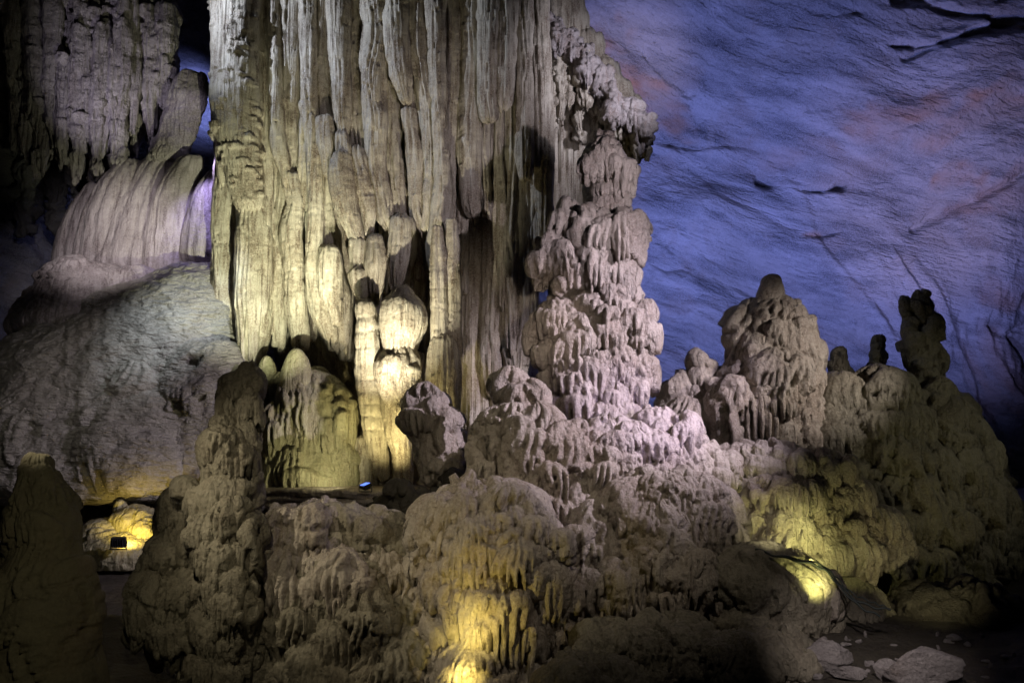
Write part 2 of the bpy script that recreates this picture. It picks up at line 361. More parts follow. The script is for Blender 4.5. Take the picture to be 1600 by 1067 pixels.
# ------------------------------------------------------------------ rear wall and vault
def rear_wall():
    # columns denser where the photograph shows the bare wall
    xs = np.concatenate([np.linspace(-70, -24, 40, endpoint=False), np.linspace(-24, -8, 70, endpoint=False), np.linspace(-8, 3, 30, endpoint=False), np.linspace(3, 26, 430, endpoint=False), np.linspace(26, 70, 60)])
    s = np.linspace(0, 1, 340)
    X, Sg = np.meshgrid(xs, s)
    # the section: rises from the floor, leans over, becomes the vault above the camera's far side
    sec = curve([(39, -4), (37.5, 0), (36, 5), (34.5, 10), (32.5, 15), (29.5, 19.5), (24, 24), (15, 28), (0, 30)], 2000)
    d = np.concatenate([[0], np.cumsum(np.hypot(*np.diff(sec, axis=0).T))]); 
    # denser in the part in view
    m = np.concatenate([np.linspace(0, 27.5, 300, endpoint=False), np.linspace(27.5, d[-1], 40)])
    Yb = np.interp(m, d, sec[:, 0])[:, None] + 0 * X; Zb = np.interp(m, d, sec[:, 1])[:, None] + 0 * X
    Yb = Yb - .006 * np.clip(X - 6, 0, 99) ** 2 - .012 * np.clip(-X - 8, 0, 99) ** 2 * .9
    # diagonal bedding, falling to the right
    ang = .22 + .35 * np.clip((X - 4) / 16, 0, 1) * sm(Zb, 16, 4) + .12 * fbm(X / 7, Zb / 7, X * 0 + 90, 2)
    U = X * np.cos(ang) - Zb * np.sin(ang) * -1 * -1; Vd = X * np.sin(ang) + Zb * np.cos(ang)
    wob = fbm(X / 5, Zb / 5, Yb * 0, 3)
    big = fbm(X / 9 + 3, Vd / 5, Yb * 0, 3)
    lay = fbm(U / 4.2 + wob, Vd / .9 + wob * 1.2, Yb * 0 + 5, 4)
    low = sm(Zb, 11, 3) * .8 + .2
    rid = 1 - np.abs(fbm(U / 2.2 + wob, Vd / .55 + wob, Yb * 0 + 9, 4))
    sc = fbm(U / .9, Vd / .35, Yb * 0, 3)
    led = Vd / 2.1 + wob * .9; fr = led - np.floor(led)
    fin = fbm(U / 1.3 + wob * .5, Vd / .42 + wob * .6, Yb * 0 + 21, 4)
    fcr = 1 - np.abs(fbm(U / 3.5 + wob * 1.3, Vd / 1.7 + wob, Yb * 0 + 31, 3)); fcr = np.clip(fcr - .9, 0, 1) * 10
    D = big * 1.9 + lay * .20 * (.35 + low) + fin * .11 * (.5 + low) + sc * .05 * (.4 + low) + rid * .06 * low
    for k_, sc_, am_ in ((0, 2.3, .30), (1, 1.1, .16), (2, .5, .07)):
        pq = Vd / sc_ + 1.1 * fbm(U / (sc_ * 2.6) + k_ * 7, Vd / (sc_ * 2.2), Yb * 0 + k_, 3); fq = pq - np.floor(pq)
        mk = sm(fbm(U / (sc_ * 1.7) + 50 + k_, np.floor(pq) * 2.3, Yb * 0 + k_ * 3, 2), -.15, .7)
        D = D + 1.2 * am_ * fq ** 1.5 * sm(fq, 1.0, .86) * mk * (.35 + .9 * low)
    # explicit cracks: polylines in photo pixels, placed on the wall
    def onwall(px, py):
        best = None
        for Yt in np.linspace(22, 40, 180):
            p = P(px, py, Yt)
            yw = np.interp(p[2], sec[:, 1], sec[:, 0]) - .006 * max(p[0] - 6, 0) ** 2
            if p[1] >= yw: return p
        return p
    def carve(pts, width, depth):
        nonlocal D
        q = np.array([onwall(*p) for p in pts])
        dmin = np.full(X.shape, 1e9)
        for a, b in zip(q[:-1], q[1:]):
            ab = (b - a)[[0, 2]]; k = np.clip(((X - a[0]) * ab[0] + (Zb - a[2]) * ab[1]) / (ab @ ab), 0, 1)
            dmin = np.minimum(dmin, np.hypot(X - a[0] - k * ab[0], (Zb - a[2] - k * ab[1])))
        dmin = dmin + .10 * sc + .12 * fbm(X / 1.1, Zb / 1.1, X * 0, 2) * width / .12
        width = width * .7
        D = D - .75 * depth * (.6 + .4 * vn(X * 1.3, Zb * 1.3, X * 0 + 2)) * np.exp(-(np.clip(dmin, 0, 9) / width) ** 2)
    carve([(1375, 80), (1440, 82), (1485, 70), (1540, 56), (1600, 60)], .16, .9)
    carve([(1300, 72), (1350, 80), (1400, 84)], .09, .4)
    carve([(1390, 8), (1440, 10), (1470, 20), (1540, 38), (1610, 45)], .15, .8)
    carve([(1400, 100), (1430, 92), (1460, 88)], .09, .5)
    carve([(1195, 280), (1230, 290), (1280, 298), (1315, 296)], .15, .8)
    carve([(1250, 368), (1300, 366), (1320, 360)], .08, .4)
    carve([(1420, 360), (1450, 340), (1500, 320), (1560, 285), (1600, 265)], .18, .6)
    carve([(1150, 110), (1170, 112)], .07, .5)
    carve([(1010, 80), (1050, 120), (1090, 140)], .05, .25)
    carve([(1000, 395), (1080, 425), (1160, 450), (1200, 470)], .2, .5)
    carve([(1380, 380), (1395, 440), (1410, 480)], .07, -.35)
    carve([(1510, 510), (1560, 540), (1600, 570)], .3, .9)
    carve([(1470, 500), (1540, 520), (1600, 500)], .2, .6)
    V = np.stack([X, Yb - D, Zb - .15 * D], -1)
    # mineral stains
    st = np.zeros(X.shape); pale = np.zeros(X.shape)
    def blot(px, py, rx, ry, amt, rot=0, arr=None):
        p = onwall(px, py); k = 33 / F
        dx = (X - p[0]) / (rx * k); dz = (Zb - p[2]) / (ry * k)
        c, s_ = math.cos(rot), math.sin(rot); e = np.hypot(dx * c + dz * s_ * (ry / rx), -dx * s_ * (rx / ry) + dz * c) + .45 * fbm(U / 1.6, Vd / .8, X * 0 + px, 4)
        arr[:] = np.maximum(arr, amt * sm(e, 1.1, .55))
    blot(945, 80, 90, 50, 1.0, -.5, st); blot(1000, 140, 90, 30, .9, -.5, st)
    blot(1460, 190, 140, 42, .62, 0, st); blot(1400, 195, 60, 30, .5, 0, st)
    blot(1470, 285, 45, 25, .8, 0, st); blot(1550, 310, 90, 40, .55, .1, st)
    blot(1260, 235, 80, 30, .3, 0, st); blot(1500, 330, 60, 25, .5, 0, st)
    blot(1530, 600, 70, 90, .45, 0, st); blot(1265, 367, 25, 7, .7, 0, st); blot(1560, 460, 70, 25, .4, 0, st)
    blot(900, 30, 30, 60, .7, -.6, pale); blot(1040, 120, 35, 60, .4, -.5, pale); blot(1440, 345, 12, 50, .8, -.5, pale)
    blot(1398, 430, 6, 45, .8, 0, pale); blot(1555, 292, 8, 18, .9, -.4, pale); blot(1120, 200, 5, 60, .5, 0, pale); blot(1180, 420, 90, 14, .45, -.35, pale); blot(1300, 340, 110, 12, .4, -.2, pale); blot(1090, 300, 60, 14, .45, -.3, pale); blot(1420, 500, 50, 12, .5, 0, pale); blot(1110, 500, 30, 40, .5, -.5, pale)
    veins = np.abs(fbm(U / 1.8 + wob, Vd / 1.1, X * 0 + 40, 4)); st = np.maximum(st, (.0 + .45 * sm(veins, .05, 0)) * sm(X, 12, 20) * sm(Zb, 8, 2))
    pale = np.maximum(pale, .55 * sm(fbm(U / 3 + wob, Vd / 1.1, X * 0 + 70, 6), .15, .9))
    st = np.clip(st * (.65 + .5 * fbm(U / .9, Vd / .35, X * 0 + 33, 4)), 0, 1)
    VCOUNT[0] += X.size
    ob = mesh_np('cave_wall', V.reshape(-1, 3), grid_quads(X.shape[0], X.shape[1], False), M_WALL, {'stain': st, 'pale': pale})
    link(ob, kind='structure')
    # a darker side wall on the left, nearer
    ys, zs = np.meshgrid(np.linspace(2, 34, 120), np.linspace(-3, 26, 150))
    xw = -17.5 + .10 * (zs - 6) - .012 * (zs - 4) ** 2 * -1 * .5 + 1.4 * fbm(ys / 4, zs / 4, ys * 0, 5)
    xw = xw - np.clip(20 - ys, 0, 30) * .1
    V = np.stack([xw, ys, zs], -1)
    link(mesh_np('cave_side_wall', V.reshape(-1, 3), grid_quads(150, 120, False), M_WALL, {'stain': ys * 0, 'pale': ys * 0}), kind='structure')
rear_wall()

def floor_z(X, Y):
    X = np.asarray(X, float); Y = np.asarray(Y, float)
    Z = .12 * fbm(X / 2.2, Y / 2.2, X * 0, 5) + .10 * (1 - np.abs(fbm(X / 1.1, Y / .5, X * 0 + 4, 3))) - .1
    near = 1.15 - .75 * sm(X, 2.5, 4.5) - .35 * sm(X, -5, -7.5)
    return Z - near * sm(Y, 18, 13) - .15 * sm(Y, 15, 17) + 1.7 * sm(Y, 19.3, 21) * sm(X, -3, -6) + .25 * sm(Y, 20, 25) + 1.0 * sm(X, 8, 16) * sm(Y, 12, 24)
def on_floor(px, py):
    for Yt in np.linspace(6, 24, 700):
        p = P(px, py, Yt)
        if p[2] <= floor_z(p[0], p[1]): return Yt
    return 24
def floor():
    xs = np.concatenate([np.linspace(-70, -16, 30, endpoint=False), np.linspace(-16, 16, 200, endpoint=False), np.linspace(16, 70, 30)])
    ys = np.concatenate([np.linspace(-20, 6, 30, endpoint=False), np.linspace(6, 24, 150, endpoint=False), np.linspace(24, 60, 40)])
    X, Y = np.meshgrid(xs, ys)
    Z = floor_z(X, Y)
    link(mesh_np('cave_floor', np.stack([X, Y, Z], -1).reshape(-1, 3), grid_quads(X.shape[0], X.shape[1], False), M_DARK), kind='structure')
floor()

# ------------------------------------------------------------------ the great column
YC = 20.0
great = thing('limestone_column', P(600, 760, YC), 'massive fluted limestone column of organ pipes rising into the vault', 'column')
body(great, 'column_core', hang([(600, -60, 245), (600, 100, 240), (605, 300, 232), (620, 450, 222), (640, 560, 190), (660, 680, 150), (665, 770, 150)]), YC + 2.9, M_COLUMN,
     dr=.42, seed=1, q=3.8, ribs=22, ribamp=.55, fine=7, fineamp=.35, rings=.05, ringlam=30, lump=.05, lumplam=120, rough=.05)
def pipe(pts, dY=0, hem=24, name='drapery', **kw):
    k = dict(dr=.9, ribs=7, ribamp=.55, fine=4.5, fineamp=.4, rings=.025, ringlam=22, lump=.07, lumplam=45, rough=.03, q=1.35, hem=hem, hemfrac=.16)
    k.update(kw); pipe.n += 1
    m = k.pop('mat', M_COLUMN)
    body(great, name, hang(pts), YC + dY, m, seed=100 + pipe.n, **k)
pipe.n = 0
# left block
pipe([(372, -60, 40), (371, 100, 38), (372, 200, 36), (384, 285, 26), (392, 318, 20)], -.2, 10, caps=120, cw=(5, 12), ca=.3, cl=(.5, 1.2), ribamp=.5)
pipe([(352, 60, 14), (350, 200, 13), (360, 330, 12), (367, 440, 11), (372, 545, 6)], .8, 14)
pipe([(398, 300, 22), (398, 400, 25), (396, 480, 25), (394, 530, 18)], .0, 30, hemfrac=.3, rings=.05)
pipe([(414, 300, 12), (420, 400, 13), (422, 500, 11)], .25, 20)
pipe([(424, -60, 12), (430, 70, 9), (432, 180, 10), (436, 230, 12), (448, 275, 6)], -.15, 14)
pipe([(458, -60, 26), (456, 60, 22), (452, 160, 18), (455, 240, 12), (462, 285, 6)], .15, 18)
pipe([(448, 270, 10), (442, 330, 8), (437, 400, 12), (436, 520, 9)], .3, 18)
pipe([(456, 280, 13), (462, 320, 11), (456, 360, 14), (460, 420, 12), (462, 480, 14), (470, 530, 9)], .0, 14, rings=.08, ringlam=14)
pipe([(480, -60, 12), (484, 90, 11), (486, 180, 9), (490, 240, 6)], -.1, 10)
pipe([(490, 190, 9), (492, 250, 10), (493, 330, 9), (490, 420, 10), (500, 480, 15), (516, 515, 10)], -.1, 20)
pipe([(506, -60, 14), (502, 80, 12), (505, 180, 10), (514, 230, 9), (518, 262, 4)], .1, 8)
pipe([(508, 190, 10), (513, 235, 12), (516, 265, 5)], -.2, 8)
pipe([(526, -60, 18), (530, 70, 14), (534, 160, 11), (536, 210, 4)], -.25, 8)
pipe([(534, 215, 9), (537, 235, 11), (536, 255, 8)], -.3, 3, name='bulb')
pipe([(508, 290, 9), (512, 380, 12), (524, 470, 20), (530, 520, 15)], .35, 22)
pipe([(550, -60, 16), (552, 60, 13), (556, 150, 14), (562, 220, 12), (566, 245, 4)], .1, 12)
pipe([(585, -60, 22), (588, 60, 20), (584, 140, 18), (590, 210, 15), (588, 260, 12), (602, 330, 12), (606, 345, 6)], -.2, 16)
pipe([(535, 248, 14), (533, 280, 18), (540, 320, 17), (552, 350, 12), (562, 372, 5)], -.35, 16, name='bulb', hemfrac=.4)
pipe([(558, 240, 11), (566, 275, 15), (572, 320, 14), (578, 350, 6)], -.2, 16, name='bulb', hemfrac=.4)
pipe([(515, 395, 14), (514, 430, 17), (516, 465, 16), (525, 495, 8)], -.2, 12, name='bulb', hemfrac=.4)
pipe([(560, 380, 9), (561, 410, 9), (560, 428, 7)], -.35, 4, name='bulb')
pipe([(561, 430, 12), (565, 450, 10), (569, 465, 4)], -.45, 12, name='bulb', hemfrac=.5)
pipe([(587, 375, 8), (588, 405, 15), (586, 435, 13), (585, 460, 5)], -.4, 14, name='bulb', hemfrac=.5)
pipe([(622, -60, 20), (620, 40, 18), (626, 110, 15), (634, 150, 6)], -.35, 10)
pipe([(608, 140, 12), (614, 220, 10), (622, 300, 14), (628, 350, 10), (630, 380, 4)], .0, 20)
pipe([(628, 350, 16), (628, 390, 19), (624, 420, 16), (620, 440, 5)], -.3, 20, name='bulb', hemfrac=.4)
pipe([(650, -60, 16), (654, 60, 14), (660, 120, 12), (672, 200, 9), (674, 280, 8), (668, 350, 5)], -.25, 16)
pipe([(640, 180, 10), (650, 260, 10), (652, 330, 9), (662, 356, 6)], -.15, 14)
pipe([(678, -60, 14), (682, 60, 13), (684, 130, 10), (688, 230, 9), (692, 300, 12), (684, 370, 14), (683, 405, 5)], -.4, 22, hemfrac=.25)
pipe([(706, -60, 16), (710, 80, 15), (706, 190, 13), (704, 300, 10), (700, 340, 8)], -.05, 10)
pipe([(703, 330, 12), (707, 380, 14), (703, 440, 14), (700, 470, 10)], .1, 10)
pipe([(735, -60, 15), (738, 80, 14), (735, 200, 16), (735, 300, 14), (738, 325, 12)], -.25, 8, dr=.6)
pipe([(742, 300, 14), (740, 420, 16), (740, 540, 15), (740, 650, 14)], .5, 10)
pipe([(762, -60, 14), (766, 60, 16), (762, 150, 13), (766, 180, 10)], -.5, 6, dr=.6)
pipe([(788, -60, 15), (790, 60, 17), (788, 130, 15), (786, 160, 12)], -.45, 8, dr=.6)
pipe([(774, 160, 16), (772, 300, 17), (770, 420, 15), (768, 560, 17), (770, 600, 12)], .35, 14)
pipe([(800, 170, 11), (798, 300, 13), (800, 420, 13), (796, 520, 14), (800, 580, 10)], .25, 14)
pipe([(816, -60, 12), (820, 100, 11), (818, 220, 12), (820, 270, 8)], -.35, 8, dr=.6)
pipe([(820, 260, 12), (822, 400, 12), (816, 500, 11), (812, 570, 7)], .2, 14)
pipe([(840, -60, 16), (842, 60, 15), (846, 200, 16), (848, 320, 15), (850, 380, 13)], .15, 10)
pipe([(745, 520, 40), (745, 590, 46), (745, 680, 52), (742, 760, 56)], .9, 6, ribs=20, dr=.5)
# filler pipes between
rg = random.Random(5)
for i in range(26):
    x = 350 + i * 19.6 + rg.uniform(-6, 6); y0 = rg.choice([-60, -60, 80, 200, 300]); 
    y1 = rg.uniform(380, 560) if y0 > 0 else rg.uniform(250, 540); wd = rg.uniform(8, 13)
    pipe([(x, y0, wd), (x + rg.uniform(-4, 4), (y0 * 2 + y1) / 3, wd * rg.uniform(.8, 1.2)), (x + rg.uniform(-5, 5), (y0 + 2 * y1) / 3, wd), (x + rg.uniform(-5, 5), y1, wd * .7)], .75, 20, q=1.8)
for i in range(34):
    x = 352 + i * 15.0 + rg.uniform(-5, 5); y1 = rg.uniform(150, 420) + (120 if x > 700 else 0); wd = rg.uniform(5, 8.5)
    pipe([(x, -60, wd * 1.3), (x + rg.uniform(-3, 3), y1 * .4, wd), (x + rg.uniform(-4, 4), y1 * .75, wd), (x + rg.uniform(-4, 4), y1, wd * .6)], rg.uniform(-.1, .35), 16)
# low hanging columns in the bright light
low = thing('hanging_column', P(620, 765, 18.9), 'bright yellow-lit tiered column reaching down to the ledge below the bulbs', 'column')
for i, (p, dY, kw) in enumerate([
    (hang([(572, 480, 14), (575, 530, 17), (578, 600, 19), (588, 680, 16), (598, 730, 10)]), 0, dict(rings=.12, ringlam=22, hem=16)),
    (hang([(628, 462, 18), (628, 478, 32), (628, 510, 34), (626, 550, 20), (628, 566, 18)]), -.3, dict(hem=26, hemfrac=.5)),
    (hang([(628, 556, 20), (624, 575, 30), (626, 600, 26), (632, 620, 22), (640, 636, 18)]), -.35, dict(hem=26, hemfrac=.4, caps=30, cw=(8, 20))),
    (hang([(624, 600, 24), (620, 650, 20), (628, 700, 16), (632, 745, 9)]), -.3, dict(hem=16)),
    (hang([(604, 500, 12), (604, 560, 12), (604, 650, 14), (606, 760, 14)]), .4, dict(rings=.10, ringlam=20)),
    (hang([(566, 690, 10), (566, 730, 18), (566, 765, 22)]), .2, dict()),
    (hang([(648, 560, 12), (650, 640, 12), (650, 765, 18)]), .5, dict())]):
    k = dict(dr=.9, ribs=9, ribamp=.3, fine=4, fineamp=.3, lump=.08, q=1.6, rough=.05, seed=300 + i); k.update(kw)
    body(low, 'column_segment', p, 18.9 + dY, M_COLUMN, **k)
tag_ = thing('stalactite', P(698, 440, 18.8), 'long brown stalactite ending in a ragged tip right of the bright tiered column', 'stalactite')
body(tag_, 'stalactite_shaft', hang([(684, 360, 7), (685, 430, 11), (688, 500, 13), (690, 545, 12)]), 18.7, M_COLUMN, seed=330, q=1.6, ribs=12, ribamp=.3, rings=.12, ringlam=16, lump=.1, hem=6)
body(tag_, 'stalactite_shaft', hang([(706, 350, 9), (707, 430, 12), (707, 500, 14), (705, 550, 16)]), 18.8, M_COLUMN, seed=331, q=1.6, ribs=6, ribamp=.4, lump=.1, hem=6)
body(tag_, 'stalactite_tip', hang([(695, 540, 20), (695, 575, 27), (697, 610, 24), (706, 635, 10)]), 18.6, M_COLUMN, seed=332, q=1.6, ribs=9, ribamp=.4, hem=26, hemfrac=.5, lump=.1)

# ------------------------------------------------------------------ crusted shelf to the right of the column top
shelf = thing('hanging_shelf', P(930, 120, 21.5), 'pale frosted shelf of small stalactites slanting down from the column top', 'stalactite shelf')
for i in range(34):
    f = i / 33; x = 856 + 152 * f; y = 34 + 176 * f ** 1.1 + rg.uniform(-6, 6); ln = rg.uniform(60, 170) * (1 - .68 * f)
    wd = rg.uniform(6, 12) * (1 - .25 * f)
    body(shelf, 'stalactite', hang([(x, y, wd * .8), (x + rg.uniform(-3, 3), y + ln * .4, wd), (x + rg.uniform(-3, 3), y + ln * .8, wd * .75), (x, y + ln, wd * .3)]), 21.6 + rg.uniform(-.3, .5), M_COLUMN,
         seed=400 + i, q=2.0, ribs=7, ribamp=.35, caps=24, cw=(4, 9), ca=.4, cl=(.8, 2), hem=14, lump=.15, rough=.08)
for i in range(30):
    f = i / 29; x = 852 + 154 * f; y = 28 + 176 * f ** 1.1
    body(shelf, 'crust_lump', lobe(x + rg.uniform(-5, 5), y - rg.uniform(6, 16), rg.uniform(9, 15), rg.uniform(26, 44)), 21.3 + rg.uniform(-.25, .25), M_CRUST, seed=440 + i, q=1.7, caps=34, cw=(3, 6), ca=.7, cl=(1.5, 4.5), hem=16, ribs=5, ribamp=.4, rough=.2, lump=.25, lumplam=16)
for i, (x, ya, yb, w_) in enumerate([(880, -60, 420, 36), (916, 70, 330, 30), (945, 110, 300, 26), (970, 140, 250, 22), (992, 165, 230, 15)]):
    body(shelf, 'shelf_root', hang([(x - 6, ya, w_), (x - 2, ya * .6 + yb * .4, w_), (x, yb, w_ * .7)]), 22.3 + .05 * i, M_COLUMN, dr=.5, seed=470 + i, ribs=11, ribamp=.5, fine=5, fineamp=.3, lump=.08, q=2.0, rough=.05, hem=26)

# ------------------------------------------------------------------ tall tiered stalagmite
YS = 16.0
tall = thing('tall_stalagmite', P(925, 670, YS), 'tall knobbly tiered stalagmite standing right of the great column', 'stalagmite')
body(tall, 'core', [(945, 225, 1), (948, 250, 24), (945, 330, 27), (930, 370, 45), (920, 440, 48), (918, 455, 44), (925, 500, 62), (930, 560, 60), (935, 640, 48), (932, 700, 54), (932, 710, 1)], YS + .3, M_STONE, q=2.4, dr=.7, seed=500, caps=120, cw=(10, 24), ca=.35, lump=.08, rough=.07)
lobes(tall, 'tier', M_STONE, [
    (943, 205, 13, 26, -.1, dict(caps=3, hem=3)), (946, 224, 36, 50, -.15, dict(hem=16)), (925, 246, 20, 36, -.25), (972, 252, 18, 34, -.25), (950, 280, 33, 30, -.1, dict(hem=3, caps=5)), (974, 276, 13, 22, -.25, dict(caps=3, hem=2)), (948, 300, 30, 30, -.1, dict(hem=3, caps=5)), (975, 302, 11, 20, -.25, dict(caps=2, hem=2)),
    (895, 318, 12, 26, .1, dict(hem=3)), (878, 338, 22, 34, .0), (912, 330, 24, 44, -.25), (962, 336, 42, 54, -.3, dict(hem=28, ribs=9)), (930, 348, 28, 50, -.35), (985, 360, 18, 40, -.2), (858, 372, 23, 44, -.05, dict(hem=16)), (890, 374, 24, 50, -.25), (850, 405, 16, 36, -.05, dict(hem=16)), (930, 388, 28, 50, -.35, dict(hem=24)), (960, 392, 24, 50, -.35, dict(hem=24)), (985, 396, 15, 40, -.2, dict(hem=20)), (892, 408, 26, 36, -.35, dict(hem=16)),
    (985, 444, 20, 34, -.1, dict(hem=6)), (955, 448, 24, 44, -.35), (925, 456, 28, 40, -.35), (875, 470, 42, 52, -.25, dict(hem=20)), (843, 496, 18, 46, -.1, dict(hem=14)), (1004, 474, 20, 32, -.1, dict(hem=10)), (985, 490, 30, 44, -.35), (1006, 500, 18, 40, -.25, dict(hem=14)), (945, 488, 32, 52, -.45), (905, 498, 30, 54, -.45), (865, 516, 26, 50, -.3, dict(hem=22)),
    (992, 536, 24, 36, -.25), (965, 540, 28, 50, -.45, dict(hem=22)), (930, 545, 30, 56, -.5, dict(hem=26)), (893, 545, 28, 56, -.45, dict(hem=26)), (866, 556, 16, 56, -.2, dict(hem=16)), (1004, 560, 14, 30, -.2), (985, 575, 22, 44, -.35),
    (950, 592, 28, 50, -.45, dict(hem=24)), (912, 598, 28, 50, -.45, dict(hem=24)), (880, 604, 18, 60, -.25), (978, 612, 20, 44, -.3), (900, 640, 30, 36, -.3), (945, 640, 34, 40, -.35)],
    YS, 510, hem=16, cw=(6, 18), ca=.42)

# ------------------------------------------------------------------ drip mound under it
def mound(t, mat, core, Y, seed, **kw):
    k = dict(q=4.2, dr=.6, caps=240, cw=(12, 34), ca=.42, lump=.09, rough=.08, seed=seed); k.update(kw)
    body(t, 'core', core, Y, mat, **k)
upper = thing('drip_mound', P(880, 800, 14.8), 'lilac-lit draped mound with long drips and a small arch under the tall stalagmite', 'flowstone mound')
mound(upper, M_STONE, [(900, 640, 1), (900, 655, 70), (900, 700, 125), (900, 780, 140), (900, 880, 130), (900, 900, 1)], 15.7, 600, dr=.4)
lobes(upper, 'drape', M_STONE, [
    (798, 590, 22, 30, .4), (822, 606, 28, 40, .2), (800, 635, 52, 66, .0, dict(hem=18)), (775, 655, 30, 75, .0, dict(hem=12)), (770, 690, 26, 90, .1, dict(hem=4)), (835, 650, 44, 110, -.2, dict(hem=40, ribs=12)), (870, 680, 44, 100, -.3, dict(hem=40, ribs=12)), (800, 665, 30, 80, -.1, dict(hem=24)),
    (905, 668, 44, 80, -.1, dict(hem=24)), (950, 655, 44, 70, .0), (985, 670, 40, 76, -.1), (930, 700, 40, 74, -.3, dict(hem=24)), (970, 720, 34, 60, -.3), (1020, 640, 36, 60, .3), (1050, 660, 40, 70, .2), (1020, 680, 40, 72, .0), (1060, 700, 44, 60, .1), (1095, 690, 30, 50, .3), (905, 750, 44, 70, -.3, dict(hem=30)), (880, 780, 34, 60, -.2, dict(hem=22)), (1125, 715, 26, 40, .2)],
    14.6, 610, hem=16, cw=(8, 22))
front = thing('fringed_mound', P(1010, 930, 13.6), 'broad pale mound covered in fine drip fringes right of centre', 'flowstone mound')
mound(front, M_STONE, [(1020, 745, 1), (1020, 760, 80), (1020, 800, 115), (1015, 870, 125), (1010, 950, 100), (1010, 960, 1)], 14.3, 640, dr=.5)
lobes(front, 'drape', M_STONE, [
    (1040, 738, 70, 70, .0, dict(hem=20)), (1000, 755, 60, 90, -.1, dict(hem=34)), (1085, 750, 46, 100, .0, dict(hem=30)), (955, 790, 56, 110, -.1, dict(hem=44, ribs=11)), (1020, 790, 56, 130, -.4, dict(hem=44, ribs=10)), (1080, 790, 50, 130, -.2, dict(hem=40)), (1115, 800, 30, 90, .1, dict(hem=20)), (920, 830, 40, 70, -.2, dict(hem=30)),
    (1050, 850, 60, 100, -.45, dict(hem=30)), (990, 870, 60, 70, -.4, dict(hem=24)), (940, 885, 44, 66, -.3, dict(hem=24)), (1110, 860, 30, 60, -.1), (975, 900, 30, 50, -.6)],
    13.8, 650, hem=20, cw=(7, 20), ribamp=.3)
lowm = thing('yellow_drip_mound', P(790, 1010, 12.6), 'rounded drip mound at bottom centre with yellow-lit fringes', 'flowstone mound')
mound(lowm, M_STONE, [(770, 765, 1), (770, 780, 70), (770, 850, 105), (775, 950, 115), (775, 1060, 120), (775, 1110, 1)], 13.4, 680, dr=.5)
lobes(lowm, 'drape', M_STONE, [
    (745, 758, 60, 66, .1), (700, 790, 44, 80, .1), (790, 775, 56, 80, -.1), (835, 800, 46, 100, -.2, dict(hem=10)), (760, 810, 56, 80, -.3, dict(hem=34)), (720, 850, 50, 76, -.2, dict(hem=36, ribs=11)), (680, 850, 30, 76, .1), (800, 850, 44, 66, -.4, dict(hem=14)), (845, 880, 34, 50, -.2), (770, 900, 60, 76, -.45, dict(hem=60, ribs=12, ribamp=.4)),
    (810, 925, 50, 72, -.3, dict(hem=50, ribs=12, ribamp=.4)), (735, 925, 46, 60, -.3, dict(hem=26)), (865, 900, 40, 80, .0, dict(hem=20)), (850, 960, 40, 66, .0), (745, 1010, 70, 90, -.5), (690, 1000, 50, 90, -.3), (820, 1020, 50, 70, -.3), (690, 930, 40, 70, -.1)],
    12.9, 690, hem=20)
slope = thing('flowstone_slope', P(520, 1060, 12.5), 'brown bumpy flowstone slope at bottom left of centre beside the drip mound', 'flowstone slope')
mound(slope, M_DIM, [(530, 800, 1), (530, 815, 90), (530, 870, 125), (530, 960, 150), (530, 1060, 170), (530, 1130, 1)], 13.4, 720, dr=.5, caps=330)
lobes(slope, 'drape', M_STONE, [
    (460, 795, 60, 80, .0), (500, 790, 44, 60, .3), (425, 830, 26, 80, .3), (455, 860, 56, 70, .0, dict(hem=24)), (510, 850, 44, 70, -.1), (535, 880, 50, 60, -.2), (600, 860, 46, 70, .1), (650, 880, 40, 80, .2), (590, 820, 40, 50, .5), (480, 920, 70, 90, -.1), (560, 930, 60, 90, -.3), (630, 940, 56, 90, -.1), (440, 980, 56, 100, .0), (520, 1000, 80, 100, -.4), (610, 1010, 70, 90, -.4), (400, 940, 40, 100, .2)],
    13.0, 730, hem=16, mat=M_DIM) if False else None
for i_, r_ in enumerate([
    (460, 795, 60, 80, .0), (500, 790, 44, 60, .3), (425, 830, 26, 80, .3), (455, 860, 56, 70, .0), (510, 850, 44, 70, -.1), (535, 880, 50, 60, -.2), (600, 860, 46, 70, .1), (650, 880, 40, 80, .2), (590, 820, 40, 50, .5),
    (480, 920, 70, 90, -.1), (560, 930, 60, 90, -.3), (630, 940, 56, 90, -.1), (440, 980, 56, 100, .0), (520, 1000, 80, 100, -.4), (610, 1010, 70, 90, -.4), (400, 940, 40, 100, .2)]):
    lobes(slope, 'drape', M_STONE if i_ < 8 else M_DIM, [r_], 13.0, 730 + i_, hem=14)

